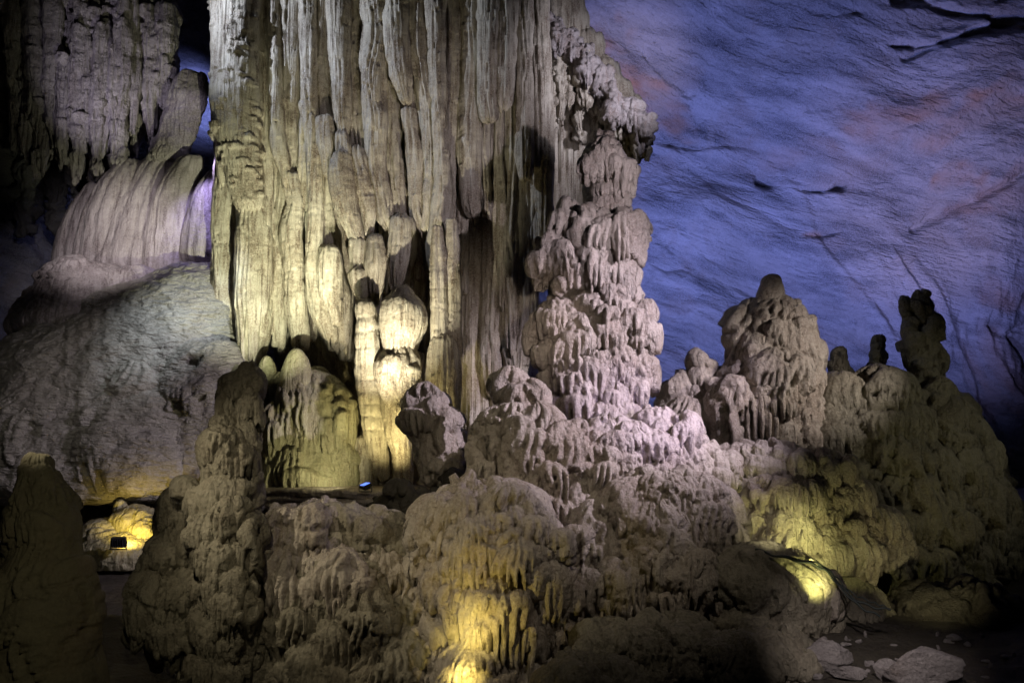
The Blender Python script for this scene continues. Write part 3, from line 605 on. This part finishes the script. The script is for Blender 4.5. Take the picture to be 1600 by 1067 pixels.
# ------------------------------------------------------------------ right hand formations
YR = 17.0
rs = thing('round_topped_stalagmite', P(1205, 720, YR), 'round-topped stalagmite with hanging drips against the blue wall', 'stalagmite')
body(rs, 'core', [(1205, 470, 1), (1205, 500, 44), (1200, 570, 60), (1205, 650, 66), (1205, 720, 60), (1205, 730, 1)], YR + .3, M_STONE, dr=.7, seed=800, caps=60)
lobes(rs, 'tier', M_STONE, [
    (1205, 428, 27, 78, -.1, dict(caps=0, topf=1.25, ribs=0, hem=4, rough=.05)), (1178, 465, 32, 56, .1, dict(caps=4, hem=5)), (1215, 478, 40, 66, -.2, dict(hem=22)), (1235, 480, 24, 60, .0), (1160, 500, 20, 50, .1), (1190, 510, 44, 76, -.2, dict(caps=6, hem=10, rough=.05)), (1238, 520, 30, 66, -.1), (1165, 560, 34, 66, -.1), (1215, 560, 46, 76, -.4, dict(hem=14)), (1258, 560, 24, 70, .0),
    (1180, 590, 56, 76, -.35, dict(caps=8, hem=56, ribs=11, ribamp=.45)), (1240, 600, 34, 90, -.4, dict(hem=36)), (1268, 620, 26, 80, .0, dict(hem=20)), (1160, 620, 30, 80, .1, dict(hem=20)), (1200, 660, 40, 60, -.2, dict(hem=20)), (1250, 670, 36, 60, .0, dict(hem=20))],
    YR, 810, hem=14)
sm1 = thing('small_stalagmite', P(1098, 700, 17.2), 'small cone-topped stalagmite left of the round-topped one', 'stalagmite')
lobes(sm1, 'tier', M_STONE, [(1098, 553, 12, 24, 0, dict(caps=2, hem=2)), (1096, 570, 24, 34, -.1, dict(caps=2, hem=3)), (1090, 590, 36, 56, .0, dict(caps=8)), (1055, 600, 24, 44, .2), (1120, 610, 34, 60, .1), (1080, 630, 50, 60, -.1), (1130, 640, 36, 70, -.1), (1060, 640, 34, 56, .1)], 17.2, 840, hem=10)
rm = thing('terraced_mound', P(1240, 870, 15), 'terraced yellowish mound below the round-topped stalagmite', 'flowstone mound')
mound(rm, M_STONE, [(1230, 715, 1), (1230, 730, 80), (1235, 790, 110), (1240, 860, 130), (1240, 910, 1)], 15.9, 860, dr=.5)
lobes(rm, 'drape', M_STONE, [
    (1150, 700, 36, 46, .1), (1200, 705, 60, 40, -.1, dict(hem=8)), (1260, 712, 60, 46, .0), (1160, 740, 40, 50, .0), (1215, 745, 70, 46, -.3, dict(hem=16)), (1290, 745, 60, 60, .0), (1170, 790, 44, 70, -.2, dict(hem=26)), (1225, 785, 56, 60, -.4, dict(hem=26)), (1285, 790, 60, 60, -.2, dict(hem=16)), (1245, 830, 66, 44, -.5, dict(hem=26)), (1310, 830, 60, 60, -.3, dict(hem=24)), (1360, 800, 50, 80, .1, dict(hem=24))],
    15.4, 870, hem=16)
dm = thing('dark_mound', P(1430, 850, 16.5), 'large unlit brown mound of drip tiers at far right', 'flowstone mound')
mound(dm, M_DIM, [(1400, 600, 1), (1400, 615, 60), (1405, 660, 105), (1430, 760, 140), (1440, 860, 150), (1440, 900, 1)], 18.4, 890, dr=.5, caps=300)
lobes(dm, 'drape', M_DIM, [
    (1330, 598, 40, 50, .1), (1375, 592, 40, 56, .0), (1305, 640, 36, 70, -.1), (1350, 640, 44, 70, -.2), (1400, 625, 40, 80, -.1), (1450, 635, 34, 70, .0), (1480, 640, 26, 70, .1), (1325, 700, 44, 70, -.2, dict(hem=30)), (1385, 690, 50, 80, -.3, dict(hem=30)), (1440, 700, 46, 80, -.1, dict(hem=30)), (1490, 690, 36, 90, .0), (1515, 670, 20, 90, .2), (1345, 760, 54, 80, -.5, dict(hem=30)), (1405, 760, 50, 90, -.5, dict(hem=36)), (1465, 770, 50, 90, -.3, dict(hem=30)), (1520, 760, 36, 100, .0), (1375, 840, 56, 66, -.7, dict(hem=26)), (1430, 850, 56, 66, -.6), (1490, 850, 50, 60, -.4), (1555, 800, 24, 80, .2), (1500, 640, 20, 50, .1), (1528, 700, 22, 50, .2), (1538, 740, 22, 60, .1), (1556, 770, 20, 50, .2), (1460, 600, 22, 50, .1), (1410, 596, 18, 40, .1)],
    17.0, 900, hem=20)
for i, (x, y, w_, h_, lb) in enumerate([(1312, 543, 14, 66, 'short dark ringed stalagmite on the far right mound, nearer the round-topped one'), (1372, 526, 10, 80, 'thin dark ringed stalagmite on the far right mound, nearer the leaning column')]):
    s = thing('ringed_stalagmite', P(x, y + h_, 18), lb, 'stalagmite')
    for k in range(4):
        body(s, 'ring', lobe(x + rg.uniform(-2, 2), y + k * h_ * .24, w_ * (.8 + .25 * k), h_ * .34, 0, .8), 18, M_DIM, seed=930 + i * 10 + k, q=1.8, caps=10, cw=(5, 10), hem=4, ribs=6, ribamp=.3)
lc = thing('leaning_column', P(1450, 620, 17.6), 'narrow leaning jagged column against the blue wall at far right', 'column')
lobes(lc, 'tier', M_DIM, [(1437, 458, 17, 46, 0, dict(lean=2)), (1412, 470, 11, 60, .05, dict(lean=14)), (1450, 472, 10, 44, .05), (1420, 500, 14, 62, -.1, dict(lean=14)), (1444, 500, 18, 54, 0), (1436, 540, 18, 54, -.1, dict(lean=6)), (1458, 540, 15, 56, 0, dict(lean=4)), (1450, 575, 20, 50, -.1), (1470, 590, 18, 54, 0), (1446, 605, 24, 50, -.1)], 17.6, 950, hem=16, ca=.4, lump=.2, lumplam=20, caps=10, cw=(5, 14))
bo = thing('flowstone_boulder', P(1220, 985, 13.2), 'smooth bulging boulder with a bright yellow patch beneath the cables', 'boulder')
body(bo, 'boulder_body', [(1190, 868, 1), (1190, 873, 50), (1195, 885, 84), (1205, 915, 100), (1205, 950, 92), (1205, 985, 70), (1205, 990, 1)], 13.5, M_DIM, dr=.8, seed=970, caps=26, cw=(20, 50), ca=.25, lump=.16, lumplam=90, hem=18, hemfrac=.5, ribs=10, ribamp=.15)
body(bo, 'boulder_lobe', lobe(1262, 885, 46, 60), 13.2, M_STONE, seed=971, caps=40, cw=(8, 18), hem=20, ribs=8)
body(bo, 'boulder_lobe', lobe(1335, 918, 50, 50), 14.2, M_DIM, seed=972, caps=20, cw=(14, 30), hem=10, ribs=8)
body(bo, 'boulder_foot', lobe(1190, 935, 90, 50, 0, .95), 13.4, M_DIM, seed=973, caps=14, cw=(20, 40), ca=.2, hem=4, ribs=0, lump=.12)

# ------------------------------------------------------------------ left hand formations
YL = 12.6
ls = thing('knobbly_stalagmite', P(350, 1060, YL), 'tall dim knobbly stalagmite in front of the ripple-marked dome', 'stalagmite')
body(ls, 'core', [(372, 585, 1), (380, 610, 14), (365, 700, 20), (358, 800, 28), (355, 900, 42), (350, 1060, 44), (350, 1080, 1)], YL + .3, M_DIM, dr=.8, seed=1000, caps=120)
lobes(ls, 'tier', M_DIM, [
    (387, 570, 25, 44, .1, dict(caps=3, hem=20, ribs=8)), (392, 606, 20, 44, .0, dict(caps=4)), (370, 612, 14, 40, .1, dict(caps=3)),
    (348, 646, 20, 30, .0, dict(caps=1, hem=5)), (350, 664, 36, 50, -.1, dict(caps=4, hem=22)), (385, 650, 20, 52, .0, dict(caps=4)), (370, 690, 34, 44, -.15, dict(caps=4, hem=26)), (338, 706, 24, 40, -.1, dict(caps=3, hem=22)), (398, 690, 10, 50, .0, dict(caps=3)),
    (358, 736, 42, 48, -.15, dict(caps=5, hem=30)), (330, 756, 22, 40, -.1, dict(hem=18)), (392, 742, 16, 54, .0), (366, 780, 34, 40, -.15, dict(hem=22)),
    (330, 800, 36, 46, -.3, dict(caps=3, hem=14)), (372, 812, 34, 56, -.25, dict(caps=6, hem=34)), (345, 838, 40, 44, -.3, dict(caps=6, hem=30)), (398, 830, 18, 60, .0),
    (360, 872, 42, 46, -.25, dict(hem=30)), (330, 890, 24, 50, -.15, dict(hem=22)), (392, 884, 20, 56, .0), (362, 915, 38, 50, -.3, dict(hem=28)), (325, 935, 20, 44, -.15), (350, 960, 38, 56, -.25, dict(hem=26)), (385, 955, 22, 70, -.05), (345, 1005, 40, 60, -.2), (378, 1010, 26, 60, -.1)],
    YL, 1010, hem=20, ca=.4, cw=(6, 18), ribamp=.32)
ss = thing('side_stalagmite', P(260, 1000, YL + .2), 'shorter fringed stalagmite with a round knob leaning on the knobbly stalagmite', 'stalagmite')
lobes(ss, 'tier', M_DIM, [(288, 740, 25, 40, -.3, dict(caps=0, hem=0, ribs=0, rough=.04, skirt=.5)), (283, 780, 20, 50, .1, dict(caps=3)), (274, 815, 28, 56, .0, dict(caps=8)), (272, 850, 42, 70, .0, dict(hem=22)), (262, 885, 50, 80, -.1, dict(hem=40, ribs=10)), (240, 910, 34, 66, -.2, dict(hem=24)), (285, 910, 34, 80, -.2, dict(hem=34)), (272, 960, 26, 60, .0, dict(hem=20))], YL + .3, 1040, hem=16)
fs = thing('smooth_foreground_stalagmite', P(70, 1067, 10), 'dark smooth bulky stalagmite in the lower left corner', 'stalagmite')
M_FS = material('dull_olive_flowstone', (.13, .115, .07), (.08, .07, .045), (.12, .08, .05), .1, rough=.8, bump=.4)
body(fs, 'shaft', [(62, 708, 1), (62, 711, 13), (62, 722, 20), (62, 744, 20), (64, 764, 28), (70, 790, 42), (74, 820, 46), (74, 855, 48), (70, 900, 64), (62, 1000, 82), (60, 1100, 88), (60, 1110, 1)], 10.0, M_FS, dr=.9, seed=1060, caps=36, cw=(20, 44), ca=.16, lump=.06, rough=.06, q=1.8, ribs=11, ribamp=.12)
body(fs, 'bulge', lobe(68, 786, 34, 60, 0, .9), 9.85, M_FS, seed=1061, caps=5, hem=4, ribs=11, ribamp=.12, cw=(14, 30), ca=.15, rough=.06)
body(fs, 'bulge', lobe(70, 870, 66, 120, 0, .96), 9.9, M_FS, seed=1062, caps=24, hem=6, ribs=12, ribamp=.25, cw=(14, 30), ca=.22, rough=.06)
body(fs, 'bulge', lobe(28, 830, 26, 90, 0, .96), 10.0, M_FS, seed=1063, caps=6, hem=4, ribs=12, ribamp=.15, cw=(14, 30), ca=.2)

rd = thing('ripple_marked_dome', P(190, 750, 19), 'huge grey flowstone dome with fine ripple marks on the left', 'flowstone dome')
def rip(prof, Y, seed, name='dome_lobe', **kw):
    k = dict(dr=.55, ripple=9, lump=.10, lumplam=110, rough=.10, seed=seed, q=2.4); k.update(kw)
    body(rd, name, prof, Y, M_LEFT, **k)
rip([(306, 411, 1), (304, 417, 38), (290, 440, 74), (245, 485, 140), (205, 545, 205), (185, 650, 250), (180, 770, 265), (180, 782, 1)], 21.2, 1100, dr=.45)
rip([(240, 560, 1), (240, 575, 40), (230, 620, 80), (220, 690, 100), (210, 748, 90), (210, 755, 1)], 19.9, 1102, caps=10, cw=(30, 70), ca=.2, teeth=.2, name='dome_lobe')
rip([(330, 545, 1), (330, 555, 30), (322, 590, 55), (312, 660, 70), (305, 745, 66), (305, 752, 1)], 19.9, 1103, caps=8, cw=(30, 60), ca=.2, teeth=.2)
rip([(90, 600, 1), (90, 615, 50), (70, 670, 90), (50, 745, 100), (50, 755, 1)], 20.2, 1104, caps=10, cw=(30, 60), ca=.2, teeth=.2)
sd = thing('streaked_dome', P(230, 430, 22.5), 'smooth brown streaked flowstone dome lit violet above the ripple-marked dome', 'flowstone dome')
for i, (p, dY, rb) in enumerate([
    ([(272, 243, 1), (272, 246, 20), (262, 262, 44), (245, 310, 62), (232, 370, 76), (225, 430, 84), (225, 440, 1)], .3, 60),
    ([(205, 250, 1), (203, 256, 14), (190, 290, 34), (172, 350, 44), (165, 425, 46), (165, 432, 1)], .0, 50),
    ([(300, 246, 1), (298, 252, 18), (278, 300, 32), (268, 360, 38), (264, 430, 40), (264, 436, 1)], -.5, 50),
    ([(336, 268, 1), (336, 274, 10), (328, 310, 26), (322, 360, 32), (320, 408, 32), (320, 415, 1)], -.8, 40),
    ([(150, 290, 1), (148, 296, 14), (132, 350, 32), (120, 425, 36), (120, 432, 1)], .6, 50)]):
    body(sd, 'dome_lobe', p, 22.6 + dY, M_DOME, dr=.7, seed=1120 + i, q=2.0, ribs=rb * .6, ribamp=.10, lump=.04, rough=.03, fine=10, fineamp=.12)
bd = thing('brown_dome', P(140, 500, 21.5), 'low brown flowstone dome between the streaked and ripple-marked domes', 'flowstone dome')
body(bd, 'dome_lobe', [(148, 413, 1), (148, 417, 40), (145, 435, 72), (138, 470, 94), (130, 520, 105), (130, 530, 1)], 21.6, M_DOME, dr=.7, seed=1130, ripple=7, lump=.07, rough=.08, q=2.0, caps=6, cw=(30, 50), ca=.15, teeth=.2)
body(bd, 'dome_lobe', [(215, 415, 1), (215, 420, 24), (215, 440, 40), (215, 480, 50), (215, 490, 1)], 21.5, M_DOME, dr=.7, seed=1131, ripple=7, lump=.1, rough=.1, q=2.2)

hc = thing('stalactite_cluster', P(170, 0, 23), 'big ragged cluster of grey-violet stalactites hanging from the vault at upper left', 'stalactite cluster')
body(hc, 'cluster_root', hang([(120, -80, 150), (120, 0, 150), (125, 80, 135), (130, 140, 110), (140, 200, 70), (150, 230, 40)]), 24.2, M_GREY, dr=.5, seed=1150, q=3.0, ribs=26, ribamp=.4, caps=200, cw=(10, 26), ca=.45, lump=.15, rough=.14, hem=30)
for i in range(78):
    x = rg.uniform(8, 270); front_ = rg.uniform(-.9, .3)
    lim = np.interp(x, [0, 60, 110, 150, 210, 245, 280], [215, 245, 300, 262, 280, 250, 150])
    y1 = lim - rg.uniform(0, 1) ** .8 * 150; y0 = y1 - rg.uniform(90, 230); wd = rg.uniform(6, 15)
    if x > 225: y0 = max(y0, 10)
    body(hc, 'stalactite', hang([(x + rg.uniform(-4, 4), y0, wd * .6), (x, y0 * .6 + y1 * .4, wd), (x + rg.uniform(-4, 4), y0 * .2 + y1 * .8, wd * .8), (x + rg.uniform(-4, 4), y1, wd * .3)]), 23.3 + front_, M_GREY,
         seed=1160 + i, q=2.1, ribs=6, ribamp=.6, caps=7, cw=(5, 10), ca=.4, cl=(2, 5), hem=26, lump=.2, lumplam=45, rough=.08, rings=.03)
for i, (x, y, w_, h_) in enumerate([(232, 5, 18, 90), (258, 50, 20, 110), (205, 15, 14, 80), (180, -20, 24, 120), (262, 20, 8, 60), (225, -30, 8, 60)]):
    body(hc, 'spire', lobe(x, y, w_, h_), 23.0, M_GREY, seed=1240 + i, q=2.0, ribs=8, ribamp=.5, caps=20, cw=(6, 12), ca=.4, hem=20, rough=.12, lump=.15)
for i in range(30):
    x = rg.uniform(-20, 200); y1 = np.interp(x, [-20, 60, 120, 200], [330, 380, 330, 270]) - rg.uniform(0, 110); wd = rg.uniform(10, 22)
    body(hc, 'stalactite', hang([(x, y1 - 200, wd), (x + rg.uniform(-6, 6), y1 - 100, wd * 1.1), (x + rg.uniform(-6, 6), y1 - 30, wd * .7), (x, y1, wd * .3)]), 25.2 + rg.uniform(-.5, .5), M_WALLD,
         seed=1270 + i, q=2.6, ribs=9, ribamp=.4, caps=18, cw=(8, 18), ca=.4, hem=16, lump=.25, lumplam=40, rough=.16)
sl = thing('leaning_slab', P(280, 240, 22.3), 'pale leaning limestone slab between the stalactite cluster and the great column', 'rock slab')
body(sl, 'slab_body', [(300, 114, 1), (301, 118, 18), (294, 150, 29), (283, 190, 31), (270, 225, 31), (258, 250, 28), (255, 260, 1)], 22.4, M_GREY, dr=.5, seed=1250, q=1.8, ribs=10, ribamp=.2, fine=5, fineamp=.3, rough=.12, lump=.1)

# ------------------------------------------------------------------ green mounds at the foot of the column, ledge
gm = thing('green_tinged_mound', P(480, 765, 18.6), 'rounded green-tinged mound with a domed knob at the foot of the column', 'flowstone mound')
for i, (p, dY, kw) in enumerate([
    ([(472, 584, 1), (474, 591, 36), (478, 612, 60), (484, 648, 72), (482, 700, 72), (484, 768, 80), (484, 775, 1)], .3, dict(caps=60, cw=(10, 30), cl=(2, 6), ca=.22, ribs=13, ribamp=.2, lump=.1)),
    (lobe(463, 545, 25, 90, 0, .8), -.25, dict(ribs=14, ribamp=.06)), (lobe(418, 556, 18, 80), .1, dict(ribs=12, ribamp=.1)), (lobe(496, 572, 28, 80), .3, dict(ribs=12, ribamp=.1)),
    (lobe(523, 606, 34, 80, 0, .9), .0, dict(hem=44, hemfrac=.6, ribs=8, ribamp=.3, caps=14, cw=(8, 16))), (lobe(436, 630, 34, 60, 0, .9), -.1, dict(hem=34, hemfrac=.6, ribs=8, ribamp=.3, caps=10, cw=(8, 16))), (lobe(425, 690, 26, 76, 0, .98), -.1, dict(hem=2, ribs=8, ribamp=.4, caps=8)), (lobe(530, 690, 30, 78, 0, .98), .1, dict(hem=2, ribs=8, ribamp=.4, caps=8))]):
    k = dict(dr=.7, seed=1300 + i, q=1.9, lump=.06, rough=.05); k.update(kw)
    body(gm, 'mound_lobe', p, 18.9 + dY, M_GREEN, **k)
ms = thing('mushroom_stalagmite', P(680, 740, 16.6), 'small dark mushroom-shaped stalagmite in front of the bright tiered column', 'stalagmite')
lobes(ms, 'tier', M_STONE, [(668, 611, 34, 44, 0, dict(caps=10, hem=12)), (672, 640, 18, 50, .1), (696, 658, 20, 50, .0), (685, 680, 26, 60, .0, dict(hem=14)), (705, 690, 14, 50, .0)], 16.6, 1320, hem=10)
# rock ledge between the mound and the slope
def slab_ledge():
    t = thing('rock_ledge', P(540, 770, 17), 'layered flat rock ledge carrying the blue lamp at the foot of the column', 'rock ledge')
    rows = [(700, 766, 778, 17.2), (640, 778, 790, 17.0), (560, 788, 806, 16.8)]
    for i, (xr, ya, yb, Yd) in enumerate(rows):
        a = P(395, ya, Yd); b = P(xr, ya, Yd); zb = P(500, yb, Yd)[2]
        nx, k = 160, 14
        xs = np.linspace(a[0], b[0], nx)
        sec = [(2.2, a[2] + .05), (1.4, a[2] + .04), (.7, a[2] + .02), (.25, a[2] + .01), (.08, a[2]), (0, a[2] - .03), (-.02, a[2] - .07), (0, (a[2] + zb) / 2), (.03, zb + .03), (.1, zb - .02), (.4, zb - .05), (1.4, zb - .05)]
        G = np.array([[(x, Yd + s[0], s[1]) for x in xs] for s in sec])
        G[..., 1] += .22 * fbm(G[..., 0] / 1.1 + i * 9, G[..., 2] * 2, G[..., 0] * 0, 4); G[..., 2] += .03 * fbm(G[..., 0] / .6, G[..., 1] / .5, G[..., 0] * 0 + i, 4)
        link(mesh_np('rock_layer', G.reshape(-1, 3), grid_quads(len(sec), nx, False), M_STONE), t)
slab_ledge()
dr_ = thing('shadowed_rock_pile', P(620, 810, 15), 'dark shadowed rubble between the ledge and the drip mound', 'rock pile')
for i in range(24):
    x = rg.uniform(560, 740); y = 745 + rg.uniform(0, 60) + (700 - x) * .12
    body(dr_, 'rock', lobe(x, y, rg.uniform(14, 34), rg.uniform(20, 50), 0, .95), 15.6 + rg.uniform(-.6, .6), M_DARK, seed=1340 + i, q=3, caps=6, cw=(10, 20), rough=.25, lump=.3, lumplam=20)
yr = thing('yellow_lit_rock', P(190, 855, 19.5), 'low lumpy rock lit yellow by the floodlight on the left', 'rock')
lobes(yr, 'rock_lobe', M_GREEN, [(190, 781, 14, 40, .3, dict(caps=0)), (215, 788, 56, 90, .2, dict(caps=4)), (165, 808, 52, 75, .0, dict(caps=4)), (235, 810, 44, 75, -.1, dict(caps=3)), (200, 832, 80, 52, -.3, dict(caps=5, ribs=0))], 18.8, 1400, hem=0, ribs=0, rough=.12, cw=(15, 30), ca=.2)

# ------------------------------------------------------------------ broken rocks lower right
def rock(name, px, py, wpx, hpx, Y, seed, label, mat=M_ROCK):
    rng = np.random.RandomState(seed); u = Y / F
    n = 60 if wpx > 14 else 16; th = np.linspace(0, 2 * math.pi, 2 * n, endpoint=False); ph = np.linspace(0, math.pi, n)
    TH, PH = np.meshgrid(th, ph)
    d = np.stack([np.sin(PH) * np.cos(TH), np.sin(PH) * np.sin(TH), np.cos(PH)], -1)
    r = np.full(TH.shape, 1.25)
    for _ in range(22):                         # cut by planes: angular facets
        nn = rng.normal(size=3); nn /= np.linalg.norm(nn); k = d @ nn
        r = np.minimum(r, np.where(k > .05, rng.uniform(.62, .95) / np.maximum(k, .05), 9))
    v = d * r[..., None] * np.array([wpx * u, wpx * u * .7, hpx * u])
    v = v * (1 + .06 * fbm(v[..., 0] / .12, v[..., 1] / .12, v[..., 2] / .04, 4)[..., None])
    Y = on_floor(px, py + hpx * .6); c = P(px, py, Y); v = v * (Y * F and Y / F / u)
    o = mesh_np(name, v.reshape(-1, 3), grid_quads(n, 2 * n, True)[:, ::-1], mat); o.location = c
    link(o, None, label, 'rock'); return o
rock('broken_rock', 1288, 1024, 44, 26, 11, 3, 'pale angular broken rock lying on the dark floor under the boulder')
rock('broken_rock', 1455, 1046, 56, 34, 10.4, 5, 'large grey angular rock at the bottom right edge of the photo')
rock('broken_rock', 1395, 1052, 26, 18, 10.4, 9, 'small rock fragment leaning against the large grey angular rock')
rock('broken_rock', 1326, 1050, 34, 12, 10.6, 12, 'low flat rock chip just in front of the pale broken rock')
rock('blue_rock', 1226, 1011, 10, 10, 10.9, 14, 'tiny bluish stone left of the pale broken rock', plain('bluish_stone', (.22, .26, .42), .5))
for i in range(60):
    o = rock('loose_stone', rg.uniform(1130, 1590), rg.uniform(985, 1062), 3 + 10 * rg.random() ** 2.2, rg.uniform(2, 6), 11, 60 + i, 'small loose stone scattered among others on the dark floor at lower right')
    o['category'] = 'stone'; o['group'] = 'loose stones on the dark floor'
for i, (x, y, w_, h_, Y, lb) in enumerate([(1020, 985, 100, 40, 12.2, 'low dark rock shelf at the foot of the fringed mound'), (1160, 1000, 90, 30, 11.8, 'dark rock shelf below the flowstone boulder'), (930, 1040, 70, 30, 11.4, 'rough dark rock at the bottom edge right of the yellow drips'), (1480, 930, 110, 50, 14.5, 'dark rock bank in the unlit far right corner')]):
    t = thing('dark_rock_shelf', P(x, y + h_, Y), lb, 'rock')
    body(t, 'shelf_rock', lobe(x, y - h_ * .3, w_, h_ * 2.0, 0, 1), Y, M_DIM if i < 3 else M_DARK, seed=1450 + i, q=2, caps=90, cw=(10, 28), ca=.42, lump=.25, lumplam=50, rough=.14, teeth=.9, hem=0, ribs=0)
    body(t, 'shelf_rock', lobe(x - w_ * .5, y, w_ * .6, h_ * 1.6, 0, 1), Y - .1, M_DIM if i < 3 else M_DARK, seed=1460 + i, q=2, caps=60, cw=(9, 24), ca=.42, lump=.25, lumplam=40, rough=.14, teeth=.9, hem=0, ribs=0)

# ------------------------------------------------------------------ floodlights and cables
def box(name, c, s, mat, parent, rot=None):
    v = []
    for z in (-1, 1):
        for x, y in ((-1, -1), (1, -1), (1, 1), (-1, 1)): v.append(Vector((x * s[0], y * s[1], z * s[2])))
    me = bpy.data.meshes.new(name)
    if rot is not None: v = [rot @ a for a in v]
    me.from_pydata([a + Vector(c) for a in v], [], [(3, 2, 1, 0), (4, 5, 6, 7), (0, 1, 5, 4), (1, 2, 6, 5), (2, 3, 7, 6), (3, 0, 4, 7)])
    me.materials.append(mat); o = bpy.data.objects.new(name, me); link(o, parent)
    b = o.modifiers.new('bevel', 'BEVEL'); b.width = min(s) * .25; b.segments = 2
    return o
def flood(c, direction, label, glass, s=1.0):
    t = thing('floodlight', tuple(c), label, 'floodlight')
    rot = Vector(direction).to_track_quat('-Y', 'Z').to_matrix()
    c = Vector(c) + Vector((0, 0, .15 * s))
    box('housing', c, (.15 * s, .045 * s, .11 * s), M_BLACK, t, rot)
    for k in range(-2, 3): box('cooling_fin', c + rot @ Vector((k * .05 * s, .065 * s, 0)), (.006 * s, .025 * s, .08 * s), M_BLACK, t, rot)
    box('glass', c + rot @ Vector((0, -.05 * s, 0)), (.13 * s, .006 * s, .09 * s), glass, t, rot)
    for k in (-1, 1): box('bracket', c + Vector((k * .165 * s, 0, -.05 * s)), (.008 * s, .02 * s, .09 * s), M_BLACK, t)
    box('foot', c + Vector((0, 0, -.145 * s)), (.17 * s, .05 * s, .012 * s), M_BLACK, t)
    return c
G_YEL = plain('lit_yellow_glass', (.8, .6, .2), .3, 0, (1, .72, .2), 6)
G_BLU = plain('lit_blue_glass', (.1, .2, .8), .3, 0, (.10, .22, 1), 1.6)
pL = P(185, 858, 17.4); dL = Vector(P(225, 815, 18.8) - pL)
cL = flood(pL, dL, 'black floodlight on the floor in front of the yellow-lit rock', G_YEL)
spot('lamp', cL + dL.normalized() * .1, P(225, 825, 18.8), 150, YEL, 110, 1, .05)
pB = P(571, 768, 16.9)
flood(pB, (-.3, -.2, .9), 'small blue-glowing lamp standing on the rock ledge', G_BLU, .8)
pS = P(558, 802, 16.4)
flood(pS, (-.3, .6, .6), 'small dark lamp below the blue-glowing lamp at the ledge edge', G_BLU, .45)
# yellow hot spots in the foreground and at the boulder
def hidden(px, py, Y, tx, ty, tY, wts, label, cone=100, col=YEL):
    p = P(px, py, Y); d = Vector(P(tx, ty, tY) - p)
    spot('lamp', p, P(tx, ty, tY), wts, col, cone, 1, .05)
def hot(px, py, dist, wts, col=YEL, cone=120, dx=0, dz=-.2):
    """a small lamp set just in front of the stone seen at px, py"""
    d = Vector(P(px, py, 10) - CAM).normalized()
    ok, loc, nor, _, _, _ = C.ray_cast(bpy.context.view_layer.depsgraph, Vector(CAM), d)
    loc = Vector(loc); q = loc - d * dist + Vector((dx, 0, dz)); spot('lamp', q, loc, wts, col, cone, 1, .02)
bpy.context.view_layer.update()
Y2 = (1.0, .80, .22)
hot(768, 958, .8, 46, Y2, 100, dx=-.25, dz=-.45)
hot(735, 985, .5, 22, Y2, 110, dx=-.1, dz=-.2)
hot(722, 1052, .42, 42, Y2, 100, dz=-.15)
hot(775, 850, .8, 4, dz=-.4); hot(705, 880, .9, 9, dz=-.4)
hot(1268, 908, .5, 52, (.98, .95, .34), 90, dx=.2, dz=-.1)
hot(1240, 850, 1.1, 85, (.98, .95, .34), 90, dx=.4, dz=-.3); hot(1330, 850, 1.5, 32, (.98, .95, .38), 90, dx=0, dz=-.4)
hot(1190, 790, 2.0, 40, (1, .92, .60), 80, dx=.2, dz=-.5)
spot('lamp', P(1480, 960, 12.5), P(1400, 800, 16.5), 60, (1, .9, .5), 90, 1, .1)

def cable(pts, r, label):
    c = curve([P(*p) for p in pts], 60); c = c + np.stack([0 * c[:, 0], 0 * c[:, 0], .015 * np.sin(np.arange(60) * .7)], -1)
    tg = np.gradient(c, axis=0); tg /= np.linalg.norm(tg, axis=1)[:, None]
    n1 = np.cross(tg, [0, 0, 1.0]); n1 /= np.linalg.norm(n1, axis=1)[:, None]; n2 = np.cross(n1, tg)
    th = np.linspace(0, 2 * math.pi, 8, endpoint=False)[None, :, None]
    V = c[:, None] + r * (np.cos(th) * n1[:, None] + np.sin(th) * n2[:, None])
    link(mesh_np('cable', V.reshape(-1, 3), grid_quads(60, 8, True), M_CABLE), None, label, 'cable', 'cables over the boulder')
cable([(1188, 862, 12.9), (1215, 868, 12.8), (1260, 876, 12.75), (1290, 886, 12.7), (1310, 910, 12.6), (1335, 935, 12.5), (1365, 948, 12.4), (1392, 952, 12.3)], .017, 'upper dark green cable running over the boulder into the dark')
cable([(1180, 858, 12.9), (1220, 870, 12.75), (1265, 880, 12.7), (1292, 893, 12.65), (1315, 920, 12.55), (1345, 948, 12.4), (1375, 962, 12.3)], .017, 'lower dark green cable sagging beside the first over the boulder')
cable([(1270, 877, 12.85), (1300, 895, 12.8), (1330, 925, 12.6), (1362, 940, 12.4), (1385, 948, 12.3)], .011, 'thin short cable nested between the two thicker cables')
